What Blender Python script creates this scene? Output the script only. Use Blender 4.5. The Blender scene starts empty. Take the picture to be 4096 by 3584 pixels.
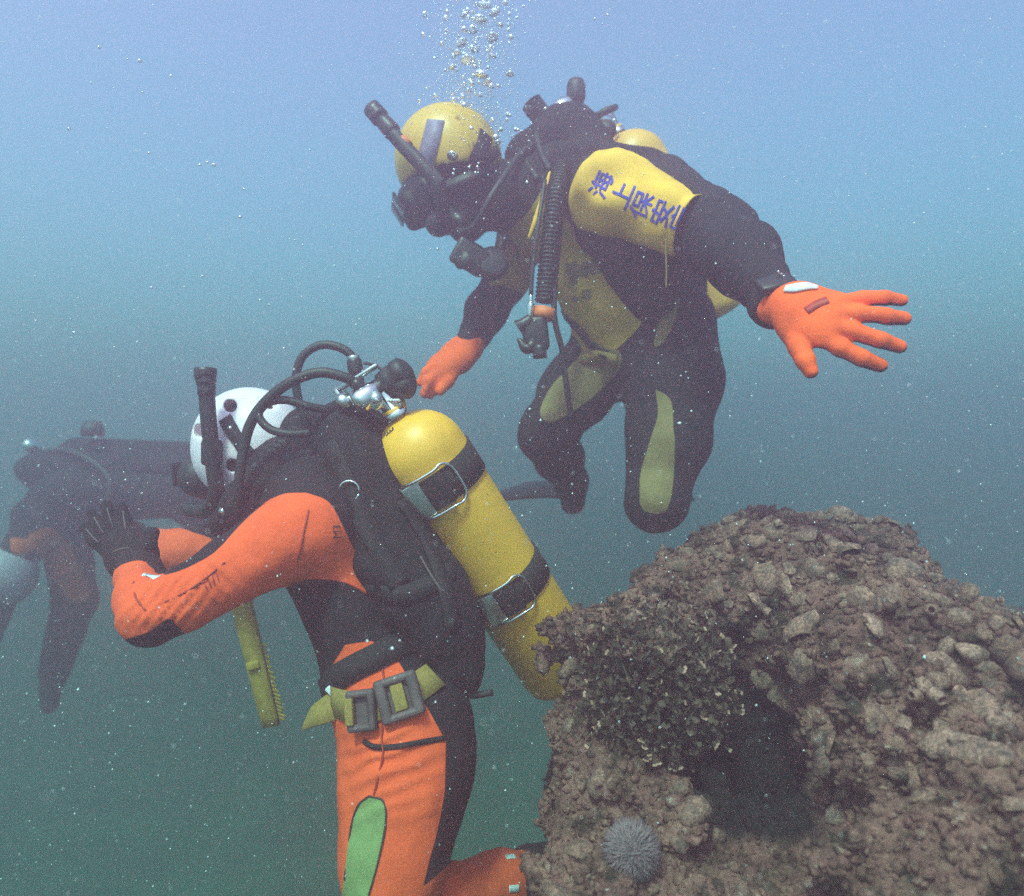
import bpy, bmesh, math, random
import numpy as np
from mathutils import Vector, Matrix
from mathutils.bvhtree import BVHTree

random.seed(7)
RNG = np.random.default_rng(7)
sc = bpy.context.scene
COL = sc.collection

# ------------------------------------------------------------------ camera
HFOV = 70.0
FPX = 1024 / math.tan(math.radians(HFOV / 2))      # focal length in half-resolution photo pixels
cd = bpy.data.cameras.new('camera')
cam = bpy.data.objects.new('camera', cd)
COL.objects.link(cam)
cam.rotation_euler = (math.radians(90), 0, 0)
cd.sensor_width = 36
cd.lens = 18 / math.tan(math.radians(HFOV / 2))
cd.clip_start = .01
cd.clip_end = 500
cd.dof.use_dof = True
cd.dof.focus_distance = 1.25
cd.dof.aperture_fstop = 2.8
sc.camera = cam

# ------------------------------------------------------------------ daylight
SUN_EL, SUN_AZ = 56.0, 202.0
w = bpy.data.worlds.new('World')
sc.world = w
w.use_nodes = True
wn = w.node_tree
sky = wn.nodes.new('ShaderNodeTexSky')
sky.sky_type = 'NISHITA'
sky.sun_disc = False
sky.ozone_density = 5.0
sky.sun_elevation = math.radians(SUN_EL)
sky.sun_rotation = math.radians(SUN_AZ)
wn.links.new(sky.outputs[0], wn.nodes['Background'].inputs[0])
wn.nodes['Background'].inputs[1].default_value = .15
sd = bpy.data.lights.new('sun', 'SUN')
sd.energy = 5.0
sd.angle = math.radians(9)
sd.color = (1, .77, .68)
sun = bpy.data.objects.new('sun', sd)
COL.objects.link(sun)
sun.rotation_euler = (math.radians(90 - SUN_EL), 0, math.radians(180 - SUN_AZ))
sun.location = (-3, -3, 6)
sc.view_settings.view_transform = 'Standard'
sc.view_settings.look = 'None'
sc.view_settings.exposure = 1.08
sc.view_settings.gamma = 1
sc.cycles.volume_bounces = 1
sc.cycles.max_bounces = 8
sc.cycles.use_denoising = False          # the photograph is grainy too
sc.cycles.use_adaptive_sampling = False

# ------------------------------------------------------------------ helpers
def at(u, v, d):
    """a point d metres in front of the camera plane"""
    return np.array([(u - 1024) / FPX * d, d, (896 - v) / FPX * d])

def proj(V):
    d = np.maximum(V[:, 1], .05)
    return 1024 + V[:, 0] / d * FPX, 896 - V[:, 2] / d * FPX, d

def unit(a):
    a = np.asarray(a, float)
    return a / (np.linalg.norm(a) + 1e-12)

def hashv(i, j, k, s):
    n = (i * 374761393 + j * 668265263 + k * 2147483647 + s * 1274126177) & 0xffffffff
    n = ((n ^ (n >> 13)) * 1274126177) & 0xffffffff
    n = n ^ (n >> 16)
    return (n & 0xffff) / 32767.5 - 1.0

def vnoise(P, scale, seed=0):
    """smooth value noise in -1..1"""
    Q = np.asarray(P) / scale
    I = np.floor(Q).astype(np.int64)
    f = Q - I
    f = f * f * (3 - 2 * f)
    r = 0
    for a in (0, 1):
        for b in (0, 1):
            for c in (0, 1):
                wgt = (f[..., 0] if a else 1 - f[..., 0]) * (f[..., 1] if b else 1 - f[..., 1]) * (f[..., 2] if c else 1 - f[..., 2])
                r = r + wgt * hashv(I[..., 0] + a, I[..., 1] + b, I[..., 2] + c, seed)
    return r

def surface_nets(F, org, h):
    s = F < 0
    nx, ny, nz = F.shape
    cnt = np.zeros((nx - 1, ny - 1, nz - 1), np.int8)
    for a in (0, 1):
        for b in (0, 1):
            for c in (0, 1):
                cnt += s[a:nx - 1 + a, b:ny - 1 + b, c:nz - 1 + c]
    act = (cnt > 0) & (cnt < 8)
    I = np.argwhere(act)
    idx = -np.ones(cnt.shape, np.int64)
    idx[act] = np.arange(len(I))
    S = np.zeros((len(I), 3)); N = np.zeros(len(I))
    for ax in range(3):
        for p in (0, 1):
            for q in (0, 1):
                o = np.zeros(3, int)
                o[(ax + 1) % 3] = p; o[(ax + 2) % 3] = q
                A = I + o; e = np.zeros(3, int); e[ax] = 1; B = A + e
                fa = F[A[:, 0], A[:, 1], A[:, 2]]; fb = F[B[:, 0], B[:, 1], B[:, 2]]
                m = (fa < 0) != (fb < 0)
                t = fa[m] / (fa[m] - fb[m])
                S[m] += A[m] + t[:, None] * e
                N[m] += 1
    V = S / N[:, None] * h + org
    Q = []
    for ax in range(3):
        b, c = (ax + 1) % 3, (ax + 2) % 3
        sl0 = [slice(None)] * 3; sl1 = [slice(None)] * 3
        sl0[ax] = slice(0, -1); sl1[ax] = slice(1, None)
        diff = s[tuple(sl0)] != s[tuple(sl1)]
        E = np.argwhere(diff)
        dims = cnt.shape
        ok = (E[:, b] > 0) & (E[:, c] > 0) & (E[:, b] < dims[b]) & (E[:, c] < dims[c])
        E = E[ok]
        def cell(db, dc):
            C = E.copy(); C[:, b] -= db; C[:, c] -= dc
            return idx[C[:, 0], C[:, 1], C[:, 2]]
        q = np.stack([cell(1, 1), cell(0, 1), cell(0, 0), cell(1, 0)], 1)
        neg = s[E[:, 0], E[:, 1], E[:, 2]]
        q[~neg] = q[~neg][:, ::-1]
        Q.append(q)
    return V, np.concatenate(Q)

class Blob:
    """a distance field that shapes are smoothly melted into or cut out of"""
    def __init__(self, lo, hi, h):
        self.lo = np.array(lo, float); self.h = h
        n = np.ceil((np.array(hi) - self.lo) / h).astype(int) + 1
        self.n = n
        self.F = np.full(n, .5, np.float32)
        self.ax = [self.lo[i] + np.arange(n[i]) * h for i in range(3)]
    def _sl(self, lo, hi):
        a = np.clip(np.floor((lo - self.lo) / self.h).astype(int), 0, self.n)
        b = np.clip(np.ceil((hi - self.lo) / self.h).astype(int) + 1, 0, self.n)
        sl = tuple(slice(a[i], b[i]) for i in range(3))
        if any(a >= b):
            return None, None
        X, Y, Z = np.meshgrid(*[self.ax[i][sl[i]] for i in range(3)], indexing='ij')
        return sl, np.stack([X, Y, Z], -1)
    def put(self, f, lo, hi, k, cut=False):
        pad = k + 3 * self.h
        sl, P = self._sl(np.asarray(lo) - pad, np.asarray(hi) + pad)
        if sl is None:
            return
        d = f(P); a = self.F[sl]
        if cut:
            d = -d
            hh = np.maximum(k - np.abs(a - d), 0) / k
            self.F[sl] = np.maximum(a, d) + hh * hh * k / 4
        else:
            hh = np.maximum(k - np.abs(a - d), 0) / k
            self.F[sl] = np.minimum(a, d) - hh * hh * k / 4
    def cone(self, a, b, ra, rb, k=.02, n=None, s=1.0, cut=False):
        a = np.asarray(a, float); b = np.asarray(b, float)
        R = max(ra, rb)
        A, B = a, b
        if n is not None:
            n = unit(n)
        def f(P):
            q = P - A
            ab = B - A
            if n is not None:
                q = q + (q @ n)[..., None] * n * (1 / s - 1)
                ab = ab + (ab @ n) * n * (1 / s - 1)
            t = np.clip((q @ ab) / (ab @ ab + 1e-12), 0, 1)
            return np.linalg.norm(q - t[..., None] * ab, axis=-1) - (ra + (rb - ra) * t)
        self.put(f, np.minimum(a, b) - R, np.maximum(a, b) + R, k, cut)
    def chain(self, pts, rad, k=.02, **kw):
        for i in range(len(pts) - 1):
            self.cone(pts[i], pts[i + 1], rad[i], rad[i + 1], k, **kw)
    def ell(self, c, r, axes=None, k=.02, cut=False):
        c = np.asarray(c, float); r = np.asarray(r, float)
        A = np.eye(3) if axes is None else np.array([unit(x) for x in axes])
        def f(P):
            q = (P - c) @ A.T / r
            l = np.linalg.norm(q, axis=-1)
            g = np.linalg.norm(q / r, axis=-1) + 1e-9
            return l * (l - 1) / g
        R = r.max()
        self.put(f, c - R, c + R, k, cut)
    def half(self, p, n, k=.004):
        """cut away everything on the side n points to"""
        p = np.asarray(p); n = unit(n)
        self.put(lambda P: -((P - p) @ n), self.lo, self.lo + self.n * self.h, k, True)
    def noise(self, amps):
        m = np.abs(self.F) < .06
        I = np.argwhere(m)
        P = self.lo + I * self.h
        d = 0
        for amp, scale, seed in amps:
            d = d + amp * vnoise(P, scale, seed)
        self.F[m] += d
    def mesh(self, relax=1):
        V, Q = surface_nets(self.F, self.lo, self.h)
        for _ in range(relax):
            S = np.zeros_like(V); C = np.zeros(len(V))
            for i in range(4):
                np.add.at(S, Q[:, i], V[Q[:, (i + 1) % 4]]); np.add.at(C, Q[:, i], 1)
                np.add.at(S, Q[:, i], V[Q[:, (i - 1) % 4]]); np.add.at(C, Q[:, i], 1)
            V = V * .5 + S / np.maximum(C, 1)[:, None] * .5
        return V, Q
    def one_piece(self):
        """drop crumbs that came loose from the main lump"""
        s = self.F < 0
        lab = np.where(s, np.arange(s.size).reshape(s.shape), -1)
        for _ in range(400):
            old = lab.copy()
            for ax in range(3):
                for sh in (1, -1):
                    r_ = np.roll(lab, sh, ax)
                    lab = np.where(s & (r_ > lab), r_, lab)
            fl = lab.ravel(); ok = fl >= 0
            fl[ok] = fl[fl[ok]]
            lab = fl.reshape(s.shape)
            if (lab == old).all():
                break
        v, c = np.unique(lab[s], return_counts=True)
        self.F[s & (lab != v[c.argmax()])] = .02

ROOT = {}
def make_mesh(name, V, F, mats=None, smooth=True):
    me = bpy.data.meshes.new(name)
    V = np.asarray(V, float)
    if isinstance(F, np.ndarray):
        me.vertices.add(len(V)); me.vertices.foreach_set('co', V.ravel())
        k = F.shape[1]
        me.loops.add(F.size); me.loops.foreach_set('vertex_index', F.ravel().astype(np.int32))
        me.polygons.add(len(F))
        me.polygons.foreach_set('loop_start', np.arange(0, F.size, k, dtype=np.int32))
        me.update(calc_edges=True); me.validate()
    else:
        me.from_pydata([tuple(v) for v in V], [], [tuple(int(i) for i in f) for f in F])
    if smooth:
        me.polygons.foreach_set('use_smooth', np.ones(len(me.polygons), bool))
    for m in (mats if isinstance(mats, (list, tuple)) else [mats]):
        if m:
            me.materials.append(m)
    return me

def tag(o, label=None, cat=None, group=None, kind=None):
    if label: o['label'] = label
    if cat: o['category'] = cat
    if group: o['group'] = group
    if kind: o['kind'] = kind
    return o

def thing(name, label, cat, loc, group=None):
    o = bpy.data.objects.new(name, None)
    o.empty_display_size = .05
    COL.objects.link(o)
    o.location = loc
    ROOT[o.name] = np.array(loc, float)
    return tag(o, label, cat, group)

def part(name, VF, mat, parent=None, smooth=True, label=None):
    """one mesh object from world-space geometry; local to its root thing"""
    V, F = VF
    base = ROOT[parent.name] if parent else np.zeros(3)
    me = make_mesh(name, np.asarray(V) - base, F, mat, smooth)
    o = bpy.data.objects.new(name, me)
    COL.objects.link(o)
    if parent:
        o.parent = parent
        ROOT[o.name] = base
    if label:
        o['label'] = label
    return o

def solo(name, VF, mat, label=None, cat=None, group=None, kind=None, smooth=True):
    """a thing that is a single mesh, origin at its middle"""
    V, F = VF
    c = np.asarray(V).mean(0)
    o = bpy.data.objects.new(name, make_mesh(name, np.asarray(V) - c, F, mat, smooth))
    o.location = c
    COL.objects.link(o)
    ROOT[o.name] = c
    return tag(o, label, cat, group, kind)

def merge(*parts):
    V = []; F = []; n = 0
    for v, f in parts:
        V.append(np.asarray(v, float)); F += [[int(i) + n for i in q] for q in f]; n += len(v)
    return np.concatenate(V), F

def frame(d, hint=(0, 0, 1)):
    d = unit(d)
    x = np.cross(hint, d)
    if np.linalg.norm(x) < 1e-3:
        x = np.cross((1, 0, 0), d)
    x = unit(x)
    return x, np.cross(d, x), d

def spline(pts, n=8):
    P = [np.asarray(p, float) for p in pts]
    P = [2 * P[0] - P[1]] + P + [2 * P[-1] - P[-2]]
    out = []
    for i in range(1, len(P) - 2):
        for j in range(n):
            t = j / n
            out.append(.5 * (2 * P[i] + (P[i + 1] - P[i - 1]) * t + (2 * P[i - 1] - 5 * P[i] + 4 * P[i + 1] - P[i + 2]) * t * t
                             + (3 * P[i] - P[i - 1] - 3 * P[i + 1] + P[i + 2]) * t ** 3))
    out.append(P[-2])
    return np.array(out)

def tube(pts, r, seg=10, n=8, smooth_path=True, cap=True):
    P = spline(pts, n) if smooth_path else np.asarray(pts, float)
    m = len(P)
    R = np.interp(np.linspace(0, 1, m), np.linspace(0, 1, len(r)), r) if np.ndim(r) else np.full(m, r)
    T = np.gradient(P, axis=0)
    x, y, _ = frame(T[0])
    V = []
    for i in range(m):
        t = unit(T[i])
        x = unit(x - (x @ t) * t); y = np.cross(t, x)
        for j in range(seg):
            a = 2 * math.pi * j / seg
            V.append(P[i] + R[i] * (x * math.cos(a) + y * math.sin(a)))
    F = [[i * seg + j, i * seg + (j + 1) % seg, (i + 1) * seg + (j + 1) % seg, (i + 1) * seg + j] for i in range(m - 1) for j in range(seg)]
    if cap:
        F += [list(range(seg))[::-1], [(m - 1) * seg + j for j in range(seg)]]
    return np.array(V), F

def corrugated(pts, r, amp, pitch, seg=14):
    P = spline(pts, 24)
    L = np.concatenate([[0], np.cumsum(np.linalg.norm(np.diff(P, axis=0), axis=1))])
    n = int(L[-1] / pitch * 6)
    s = np.linspace(0, L[-1], n)
    Q = np.stack([np.interp(s, L, P[:, i]) for i in range(3)], 1)
    return tube(Q, r + amp * np.sin(2 * math.pi * s / pitch), seg, smooth_path=False)

def lathe(a, d, prof, seg=40, hint=(0, 0, 1)):
    """prof: (distance along d from a, radius)"""
    a = np.asarray(a, float)
    x, y, z = frame(d, hint)
    V = []; F = []
    for s, r in prof:
        for j in range(seg):
            t = 2 * math.pi * j / seg
            V.append(a + z * s + max(r, 1e-5) * (x * math.cos(t) + y * math.sin(t)))
    for i in range(len(prof) - 1):
        for j in range(seg):
            F.append([i * seg + j, i * seg + (j + 1) % seg, (i + 1) * seg + (j + 1) % seg, (i + 1) * seg + j])
    return np.array(V), F

def obox(c, x, y, z, dims, bevel=.003, seg=2):
    bm = bmesh.new()
    bmesh.ops.create_cube(bm, size=1)
    for v in bm.verts:
        v.co = Vector((v.co.x * dims[0], v.co.y * dims[1], v.co.z * dims[2]))
    if bevel:
        bmesh.ops.bevel(bm, geom=bm.edges[:], offset=min(bevel, min(dims) * .45), segments=seg, affect='EDGES', profile=.5)
    bm.verts.index_update()
    M = np.stack([x, y, z], 0)
    V = np.array([v.co[:] for v in bm.verts]) @ M + np.asarray(c)
    F = [[v.index for v in f.verts] for f in bm.faces]
    bm.free()
    return V, F

def ribbon(P, N, width, thick=.003, off=.001, n=6):
    """a strap that follows the points P with surface normals N"""
    P = spline(P, n)
    N = spline(N, n)
    T = np.gradient(P, axis=0)
    V = []; m = len(P)
    W = np.interp(np.linspace(0, 1, m), np.linspace(0, 1, len(width)), width) if np.ndim(width) else np.full(m, width)
    for i in range(m):
        t = unit(T[i]); nn = unit(N[i] - (N[i] @ t) * t); s = np.cross(t, nn)
        for a, b in ((-.5, 0), (.5, 0), (.5, 1), (-.5, 1)):
            V.append(P[i] + s * a * W[i] + nn * (off + b * thick))
    F = []
    for i in range(m - 1):
        for j in range(4):
            F.append([i * 4 + j, i * 4 + (j + 1) % 4, i * 4 + 4 + (j + 1) % 4, i * 4 + 4 + j])
    F += [[0, 3, 2, 1], [(m - 1) * 4 + j for j in range(4)]]
    return np.array(V), F

def poly_sd(u, v, poly):
    """signed distance to a closed outline, positive inside"""
    P = np.array(poly, float)
    D = np.full(u.shape, 1e9); ins = np.zeros(u.shape, bool)
    for i in range(len(P)):
        a, b = P[i], P[(i + 1) % len(P)]
        e = b - a
        t = np.clip(((u - a[0]) * e[0] + (v - a[1]) * e[1]) / (e @ e + 1e-9), 0, 1)
        D = np.minimum(D, np.hypot(u - a[0] - t * e[0], v - a[1] - t * e[1]))
        c = (a[1] > v) != (b[1] > v)
        with np.errstate(divide='ignore', invalid='ignore'):
            xi = (b[0] - a[0]) * (v - a[1]) / (b[1] - a[1]) + a[0]
        ins ^= c & (u < xi)
    return np.where(ins, D, -D)

def bez(poly, n=6):
    """round an outline"""
    P = [np.array(p, float) for p in poly]
    P3 = [np.array([p[0], p[1], 0]) for p in P]
    c = spline(P3 + [P3[0]], n)[:, :2]
    return c

def add_attr(o, name, val):
    at_ = o.data.attributes.new(name, 'FLOAT', 'POINT')
    at_.data.foreach_set('value', np.asarray(val, np.float32))

class Drape:
    """find where a line of sight meets a surface, to lay straps and prints on it"""
    def __init__(self, V, Q):
        self.t = BVHTree.FromPolygons([tuple(v) for v in V], [tuple(int(i) for i in q) for q in Q])
    def __call__(self, uv):
        P = []; N = []
        for u, v in uv:
            d = unit(at(u, v, 1.0))
            h = self.t.ray_cast(Vector((0, 0, 0)), Vector(d))
            if h[0] is None:
                h = self.t.find_nearest(Vector(at(u, v, 1.35)))
            n = np.array(h[1])
            if n @ d > 0:
                n = -n
            P.append(np.array(h[0])); N.append(n)
        return np.array(P), np.array(N)

# ------------------------------------------------------------------ materials
def nodes(name):
    m = bpy.data.materials.new(name)
    m.use_nodes = True
    nt = m.node_tree
    return m, nt, nt.nodes['Principled BSDF']

def mix_rgb(nt, fac, a, b):
    n = nt.nodes.new('ShaderNodeMix'); n.data_type = 'RGBA'
    for s, x in ((0, fac), (6, a), (7, b)):
        if hasattr(x, 'links'):
            nt.links.new(x, n.inputs[s])
        elif isinstance(x, (int, float)):
            n.inputs[s].default_value = x
        else:
            n.inputs[s].default_value = (*x, 1)
    return n.outputs[2]

def noise_tex(nt, scale, detail=4, rough=.6, coord='Object', vec=None):
    if coord == 'World':
        tc = nt.nodes.new('ShaderNodeNewGeometry'); coord = 'Position'
    else:
        tc = nt.nodes.new('ShaderNodeTexCoord')
    n = nt.nodes.new('ShaderNodeTexNoise')
    n.inputs['Scale'].default_value = scale
    n.inputs['Detail'].default_value = detail
    n.inputs['Roughness'].default_value = rough
    nt.links.new(vec if vec else tc.outputs[coord], n.inputs['Vector'])
    return n.outputs['Fac']

def ramp(nt, val, lo, hi, a=0., b=1.):
    n = nt.nodes.new('ShaderNodeMapRange')
    nt.links.new(val, n.inputs[0])
    for i, x in enumerate((lo, hi, a, b)):
        n.inputs[i + 1].default_value = x
    return n.outputs[0]

def bump(nt, bsdf, h, strength, dist):
    b = nt.nodes.new('ShaderNodeBump')
    b.inputs['Strength'].default_value = strength
    b.inputs['Distance'].default_value = dist
    nt.links.new(h, b.inputs['Height'])
    nt.links.new(b.outputs[0], bsdf.inputs['Normal'])

def simple(name, col, rough=.6, metal=0., var=.15, scale=60, bmp=.2, bdist=.0006, spec=.5):
    m, nt, p = nodes(name)
    f = noise_tex(nt, scale, 5)
    dark = tuple(c * (1 - var * 1.6) for c in col)
    lite = tuple(min(1, c * (1 + var)) for c in col)
    nt.links.new(mix_rgb(nt, ramp(nt, f, .3, .7), dark, lite), p.inputs['Base Color'])
    p.inputs['Roughness'].default_value = rough
    p.inputs['Metallic'].default_value = metal
    p.inputs['Specular IOR Level'].default_value = spec
    if bmp:
        bump(nt, p, noise_tex(nt, scale * 5, 3), bmp, bdist)
    return m

def suit(name, base, panels, rough=.85):
    """neoprene with sewn colour panels; each panel is an attribute that is positive inside"""
    m, nt, p = nodes(name)
    f = ramp(nt, noise_tex(nt, 18, 6), .3, .75)
    col = mix_rgb(nt, f, tuple(c * .75 for c in base), tuple(c * 1.25 for c in base))
    for attr, c in panels:
        a = nt.nodes.new('ShaderNodeAttribute'); a.attribute_name = attr
        pc = mix_rgb(nt, f, tuple(x * .82 for x in c), tuple(min(1, x * 1.08) for x in c))
        col = mix_rgb(nt, ramp(nt, a.outputs['Fac'], -.8, .8), col, pc)
    nt.links.new(col, p.inputs['Base Color'])
    p.inputs['Roughness'].default_value = rough
    p.inputs['Specular IOR Level'].default_value = .25
    big = noise_tex(nt, 26, 3); fine = noise_tex(nt, 420, 2)
    mm = nt.nodes.new('ShaderNodeMath'); mm.operation = 'MULTIPLY_ADD'
    nt.links.new(fine, mm.inputs[0]); mm.inputs[1].default_value = .12; nt.links.new(big, mm.inputs[2])
    bump(nt, p, mm.outputs[0], .5, .006)
    return m

ORANGE = (1.0, .11, .032)
SHADED_YELLOW = (.50, .29, .04)  # suit panel yellow, dulled so the arm's shade is in the colour
M = {
    'rubber': simple('black_rubber', (.014, .014, .016), .55, 0, .2, 80),
    'neoprene': simple('black_neoprene', (.013, .012, .015), .9, 0, .3, 40, .3, .001, .25),
    'nylon': simple('black_nylon_webbing', (.016, .015, .018), .8, 0, .25, 300, .5, .0006, .3),
    'plastic': simple('black_plastic', (.018, .018, .02), .4, 0, .15, 50, .1),
    'chrome': simple('chrome_metal', (.75, .74, .72), .14, 1, .08, 30, .1, .0004),
    'steel': simple('brushed_steel', (.62, .62, .62), .3, 1, .12, 90, .2, .0004),
    'lead': simple('dull_lead_weight', (.10, .062, .066), .6, 0, .3, 30, .4, .0015),
    'olive': simple('olive_webbing', (.31, .19, .045), .85, 0, .2, 250, .5, .0006),
    'yellow_cloth': simple('yellow_sleeve_fabric', (.84, .42, .05), .85, 0, .12, 12, .35, .0012, .25),
    'yellow_shell': None,
    'yellow_soft': simple('yellow_rubber', (.42, .235, .03), .6, 0, .2, 40),
    'orange_cloth': simple('orange_glove_fabric', (1.0, .11, .015), .8, 0, .08, 40, .3, .0008, .25),
    'orange_tape': simple('orange_tape', (.75, .17, .05), .6, 0, .15, 60),
    'white_shell': None,
    'blue_print': simple('blue_print', (.03, .04, .40), .7, 0, .15, 60, 0),
    'black_print': simple('black_print', (.02, .018, .02), .7, 0, .2, 60, 0),
    'grey_print': simple('grey_blue_stripe', (.22, .17, .26), .6, 0, .2, 40, 0),
    'red_patch': simple('dark_red_patch', (.42, .03, .012), .6, 0, .2, 60),
    'pale_label': simple('pale_label', (.75, .68, .74), .5, 0, .1, 60),
    'green_pad': simple('green_pad', (.18, .42, .06), .8, 0, .15, 60),
}

def painted_tank(name, col):
    m, nt, p = nodes(name)
    f = ramp(nt, noise_tex(nt, 14, 6), .3, .7)
    c = mix_rgb(nt, f, tuple(x * .86 for x in col), tuple(min(1, x * 1.06) for x in col))
    chips = ramp(nt, noise_tex(nt, 120, 2, .5), .70, .74)
    zone = ramp(nt, noise_tex(nt, 9, 3), .45, .62)
    mm = nt.nodes.new('ShaderNodeMath'); mm.operation = 'MULTIPLY'
    nt.links.new(chips, mm.inputs[0]); nt.links.new(zone, mm.inputs[1])
    nt.links.new(mix_rgb(nt, mm.outputs[0], c, (.12, .07, .03)), p.inputs['Base Color'])
    p.inputs['Roughness'].default_value = .42
    bump(nt, p, noise_tex(nt, 70, 4), .15, .001)
    return m
M['tank_yellow'] = painted_tank('chipped_yellow_tank_paint', (.92, .42, .03))
M['tank_amber'] = painted_tank('amber_tank_paint', (.78, .36, .05))

def shell_paint(name, col):
    m, nt, p = nodes(name)
    f = ramp(nt, noise_tex(nt, 20, 6), .35, .7)
    sp = ramp(nt, noise_tex(nt, 160, 2), .68, .74)
    c = mix_rgb(nt, f, tuple(x * .88 for x in col), col)
    nt.links.new(mix_rgb(nt, sp, c, tuple(x * .45 for x in col)), p.inputs['Base Color'])
    p.inputs['Roughness'].default_value = .4
    bump(nt, p, noise_tex(nt, 60, 4), .12, .001)
    return m
M['white_shell'] = shell_paint('white_helmet_plastic', (.90, .68, .78))
M['dull_shell'] = shell_paint('dull_white_helmet_plastic', (.44, .29, .36))
M['yellow_shell'] = shell_paint('yellow_helmet_plastic', (.72, .38, .05))

def rock_mat(name, algae=True):
    m, nt, p = nodes(name)
    a = ramp(nt, noise_tex(nt, 9, 8, .65), .40, .62)
    b = ramp(nt, noise_tex(nt, 34, 6, .7), .4, .62)
    c = ramp(nt, noise_tex(nt, 120, 4, .7), .35, .7)
    col = mix_rgb(nt, a, (.11, .055, .042), (.54, .265, .205))
    col = mix_rgb(nt, b, col, (.36, .15, .13))
    pale = ramp(nt, noise_tex(nt, 55, 5, .6), .60, .68)
    col = mix_rgb(nt, pale, col, (.60, .36, .29))
    col = mix_rgb(nt, ramp(nt, noise_tex(nt, 21, 4), .52, .64), col, (.085, .058, .04))
    n = nt.nodes.new('ShaderNodeMix'); n.data_type = 'RGBA'; n.blend_type = 'MULTIPLY'
    n.inputs[0].default_value = .8
    nt.links.new(col, n.inputs[6]); nt.links.new(mix_rgb(nt, c, (.35, .33, .32), (1.1, 1.1, 1.1)), n.inputs[7])
    col = n.outputs[2]
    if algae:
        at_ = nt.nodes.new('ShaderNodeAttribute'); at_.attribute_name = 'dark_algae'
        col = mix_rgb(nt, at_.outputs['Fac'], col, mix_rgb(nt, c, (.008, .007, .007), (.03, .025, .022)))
    nt.links.new(col, p.inputs['Base Color'])
    p.inputs['Roughness'].default_value = .9
    p.inputs['Specular IOR Level'].default_value = .2
    h1 = noise_tex(nt, 70, 6, .7); h2 = noise_tex(nt, 260, 4, .7)
    mm = nt.nodes.new('ShaderNodeMath'); mm.operation = 'MULTIPLY_ADD'
    nt.links.new(h2, mm.inputs[0]); mm.inputs[1].default_value = .3; nt.links.new(h1, mm.inputs[2])
    bump(nt, p, mm.outputs[0], 1.0, .012)
    return m
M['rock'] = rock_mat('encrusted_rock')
M['crust'] = rock_mat('shell_crust', False)
def shell_mat(name, ca, cb):
    m, nt, p = nodes(name)
    oi = nt.nodes.new('ShaderNodeObjectInfo')
    a = ramp(nt, noise_tex(nt, 60, 6, .7, 'World'), .35, .65)
    c = mix_rgb(nt, oi.outputs['Random'], ca, cb)
    c2 = mix_rgb(nt, a, (.12, .075, .06), c)
    dots = ramp(nt, noise_tex(nt, 230, 3, .6, 'World'), .42, .58)
    n = nt.nodes.new('ShaderNodeMix'); n.data_type = 'RGBA'; n.blend_type = 'MULTIPLY'
    n.inputs[0].default_value = .7
    nt.links.new(c2, n.inputs[6]); nt.links.new(mix_rgb(nt, dots, (.35, .32, .3), (1.1, 1.1, 1.1)), n.inputs[7])
    nt.links.new(n.outputs[2], p.inputs['Base Color'])
    p.inputs['Roughness'].default_value = .85
    bump(nt, p, noise_tex(nt, 150, 5, .7, 'World'), .9, .006)
    return m
M['oyster'] = shell_mat('oyster_shell', (.34, .145, .10), (.62, .30, .23))
M['urchin'] = simple('urchin_spine', (.27, .17, .185), .7, 0, .2, 90)
M['urchin_body'] = simple('urchin_body', (.10, .06, .07), .9, 0, .3, 90)
M['frond'] = simple('brown_frond', (.075, .04, .026), .85, 0, .3, 3)
M['frond_tip'] = simple('pale_frond_tip', (.44, .23, .165), .8, 0, .2, 3)
M['sand'] = simple('silty_sand', (.16, .14, .10), .95, 0, .25, 1.5, .4, .02)
m, nt, p = nodes('pale_floating_speck')
p.inputs['Base Color'].default_value = (.8, .78, .8, 1); p.inputs['Roughness'].default_value = .6
M['speck'] = m
m, nt, p = nodes('air_bubble_skin')
p.inputs['Base Color'].default_value = (1, 1, 1, 1); p.inputs['Roughness'].default_value = .05
p.inputs['Transmission Weight'].default_value = 1; p.inputs['IOR'].default_value = .76
gl_ = nt.nodes.new('ShaderNodeBsdfGlossy'); gl_.inputs['Roughness'].default_value = .3; gl_.inputs['Color'].default_value = (1, .97, 1, 1)
mx_ = nt.nodes.new('ShaderNodeMixShader'); mx_.inputs[0].default_value = .6
nt.links.new(p.outputs[0], mx_.inputs[1]); nt.links.new(gl_.outputs[0], mx_.inputs[2])
nt.links.new(mx_.outputs[0], nt.nodes['Material Output'].inputs['Surface'])
M['bubble'] = m
m, nt, p = nodes('mask_glass')
p.inputs['Base Color'].default_value = (.03, .03, .04, 1); p.inputs['Roughness'].default_value = .08
M['glass'] = m

# ------------------------------------------------------------------ seabed and haze
def seabed():
    n = 90
    xs = np.sign(np.linspace(-1, 1, n)) * np.abs(np.linspace(-1, 1, n)) ** 2.2 * 40 + .6
    ys = np.sign(np.linspace(-1, 1, n)) * np.abs(np.linspace(-1, 1, n)) ** 2.2 * 40 + 1.6
    X, Y = np.meshgrid(xs, ys, indexing='ij')
    P = np.stack([X, Y, 0 * X], -1)
    r = np.hypot((X - .75) / 1.0, (Y - 1.75) / 1.1)
    Z = -3.2 + 2.25 * np.exp(-np.maximum(r - .25, 0) ** 2 / .45) + .06 * vnoise(P, .7, 3) + .15 * vnoise(P, 3.1, 4)
    V = np.stack([X, Y, Z], -1).reshape(-1, 3)
    F = [[i * n + j, (i + 1) * n + j, (i + 1) * n + j + 1, i * n + j + 1] for i in range(n - 1) for j in range(n - 1)]
    o = bpy.data.objects.new('seabed', make_mesh('seabed', V, np.array(F), M['sand']))
    COL.objects.link(o)
    tag(o, kind='structure')
seabed()

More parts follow.
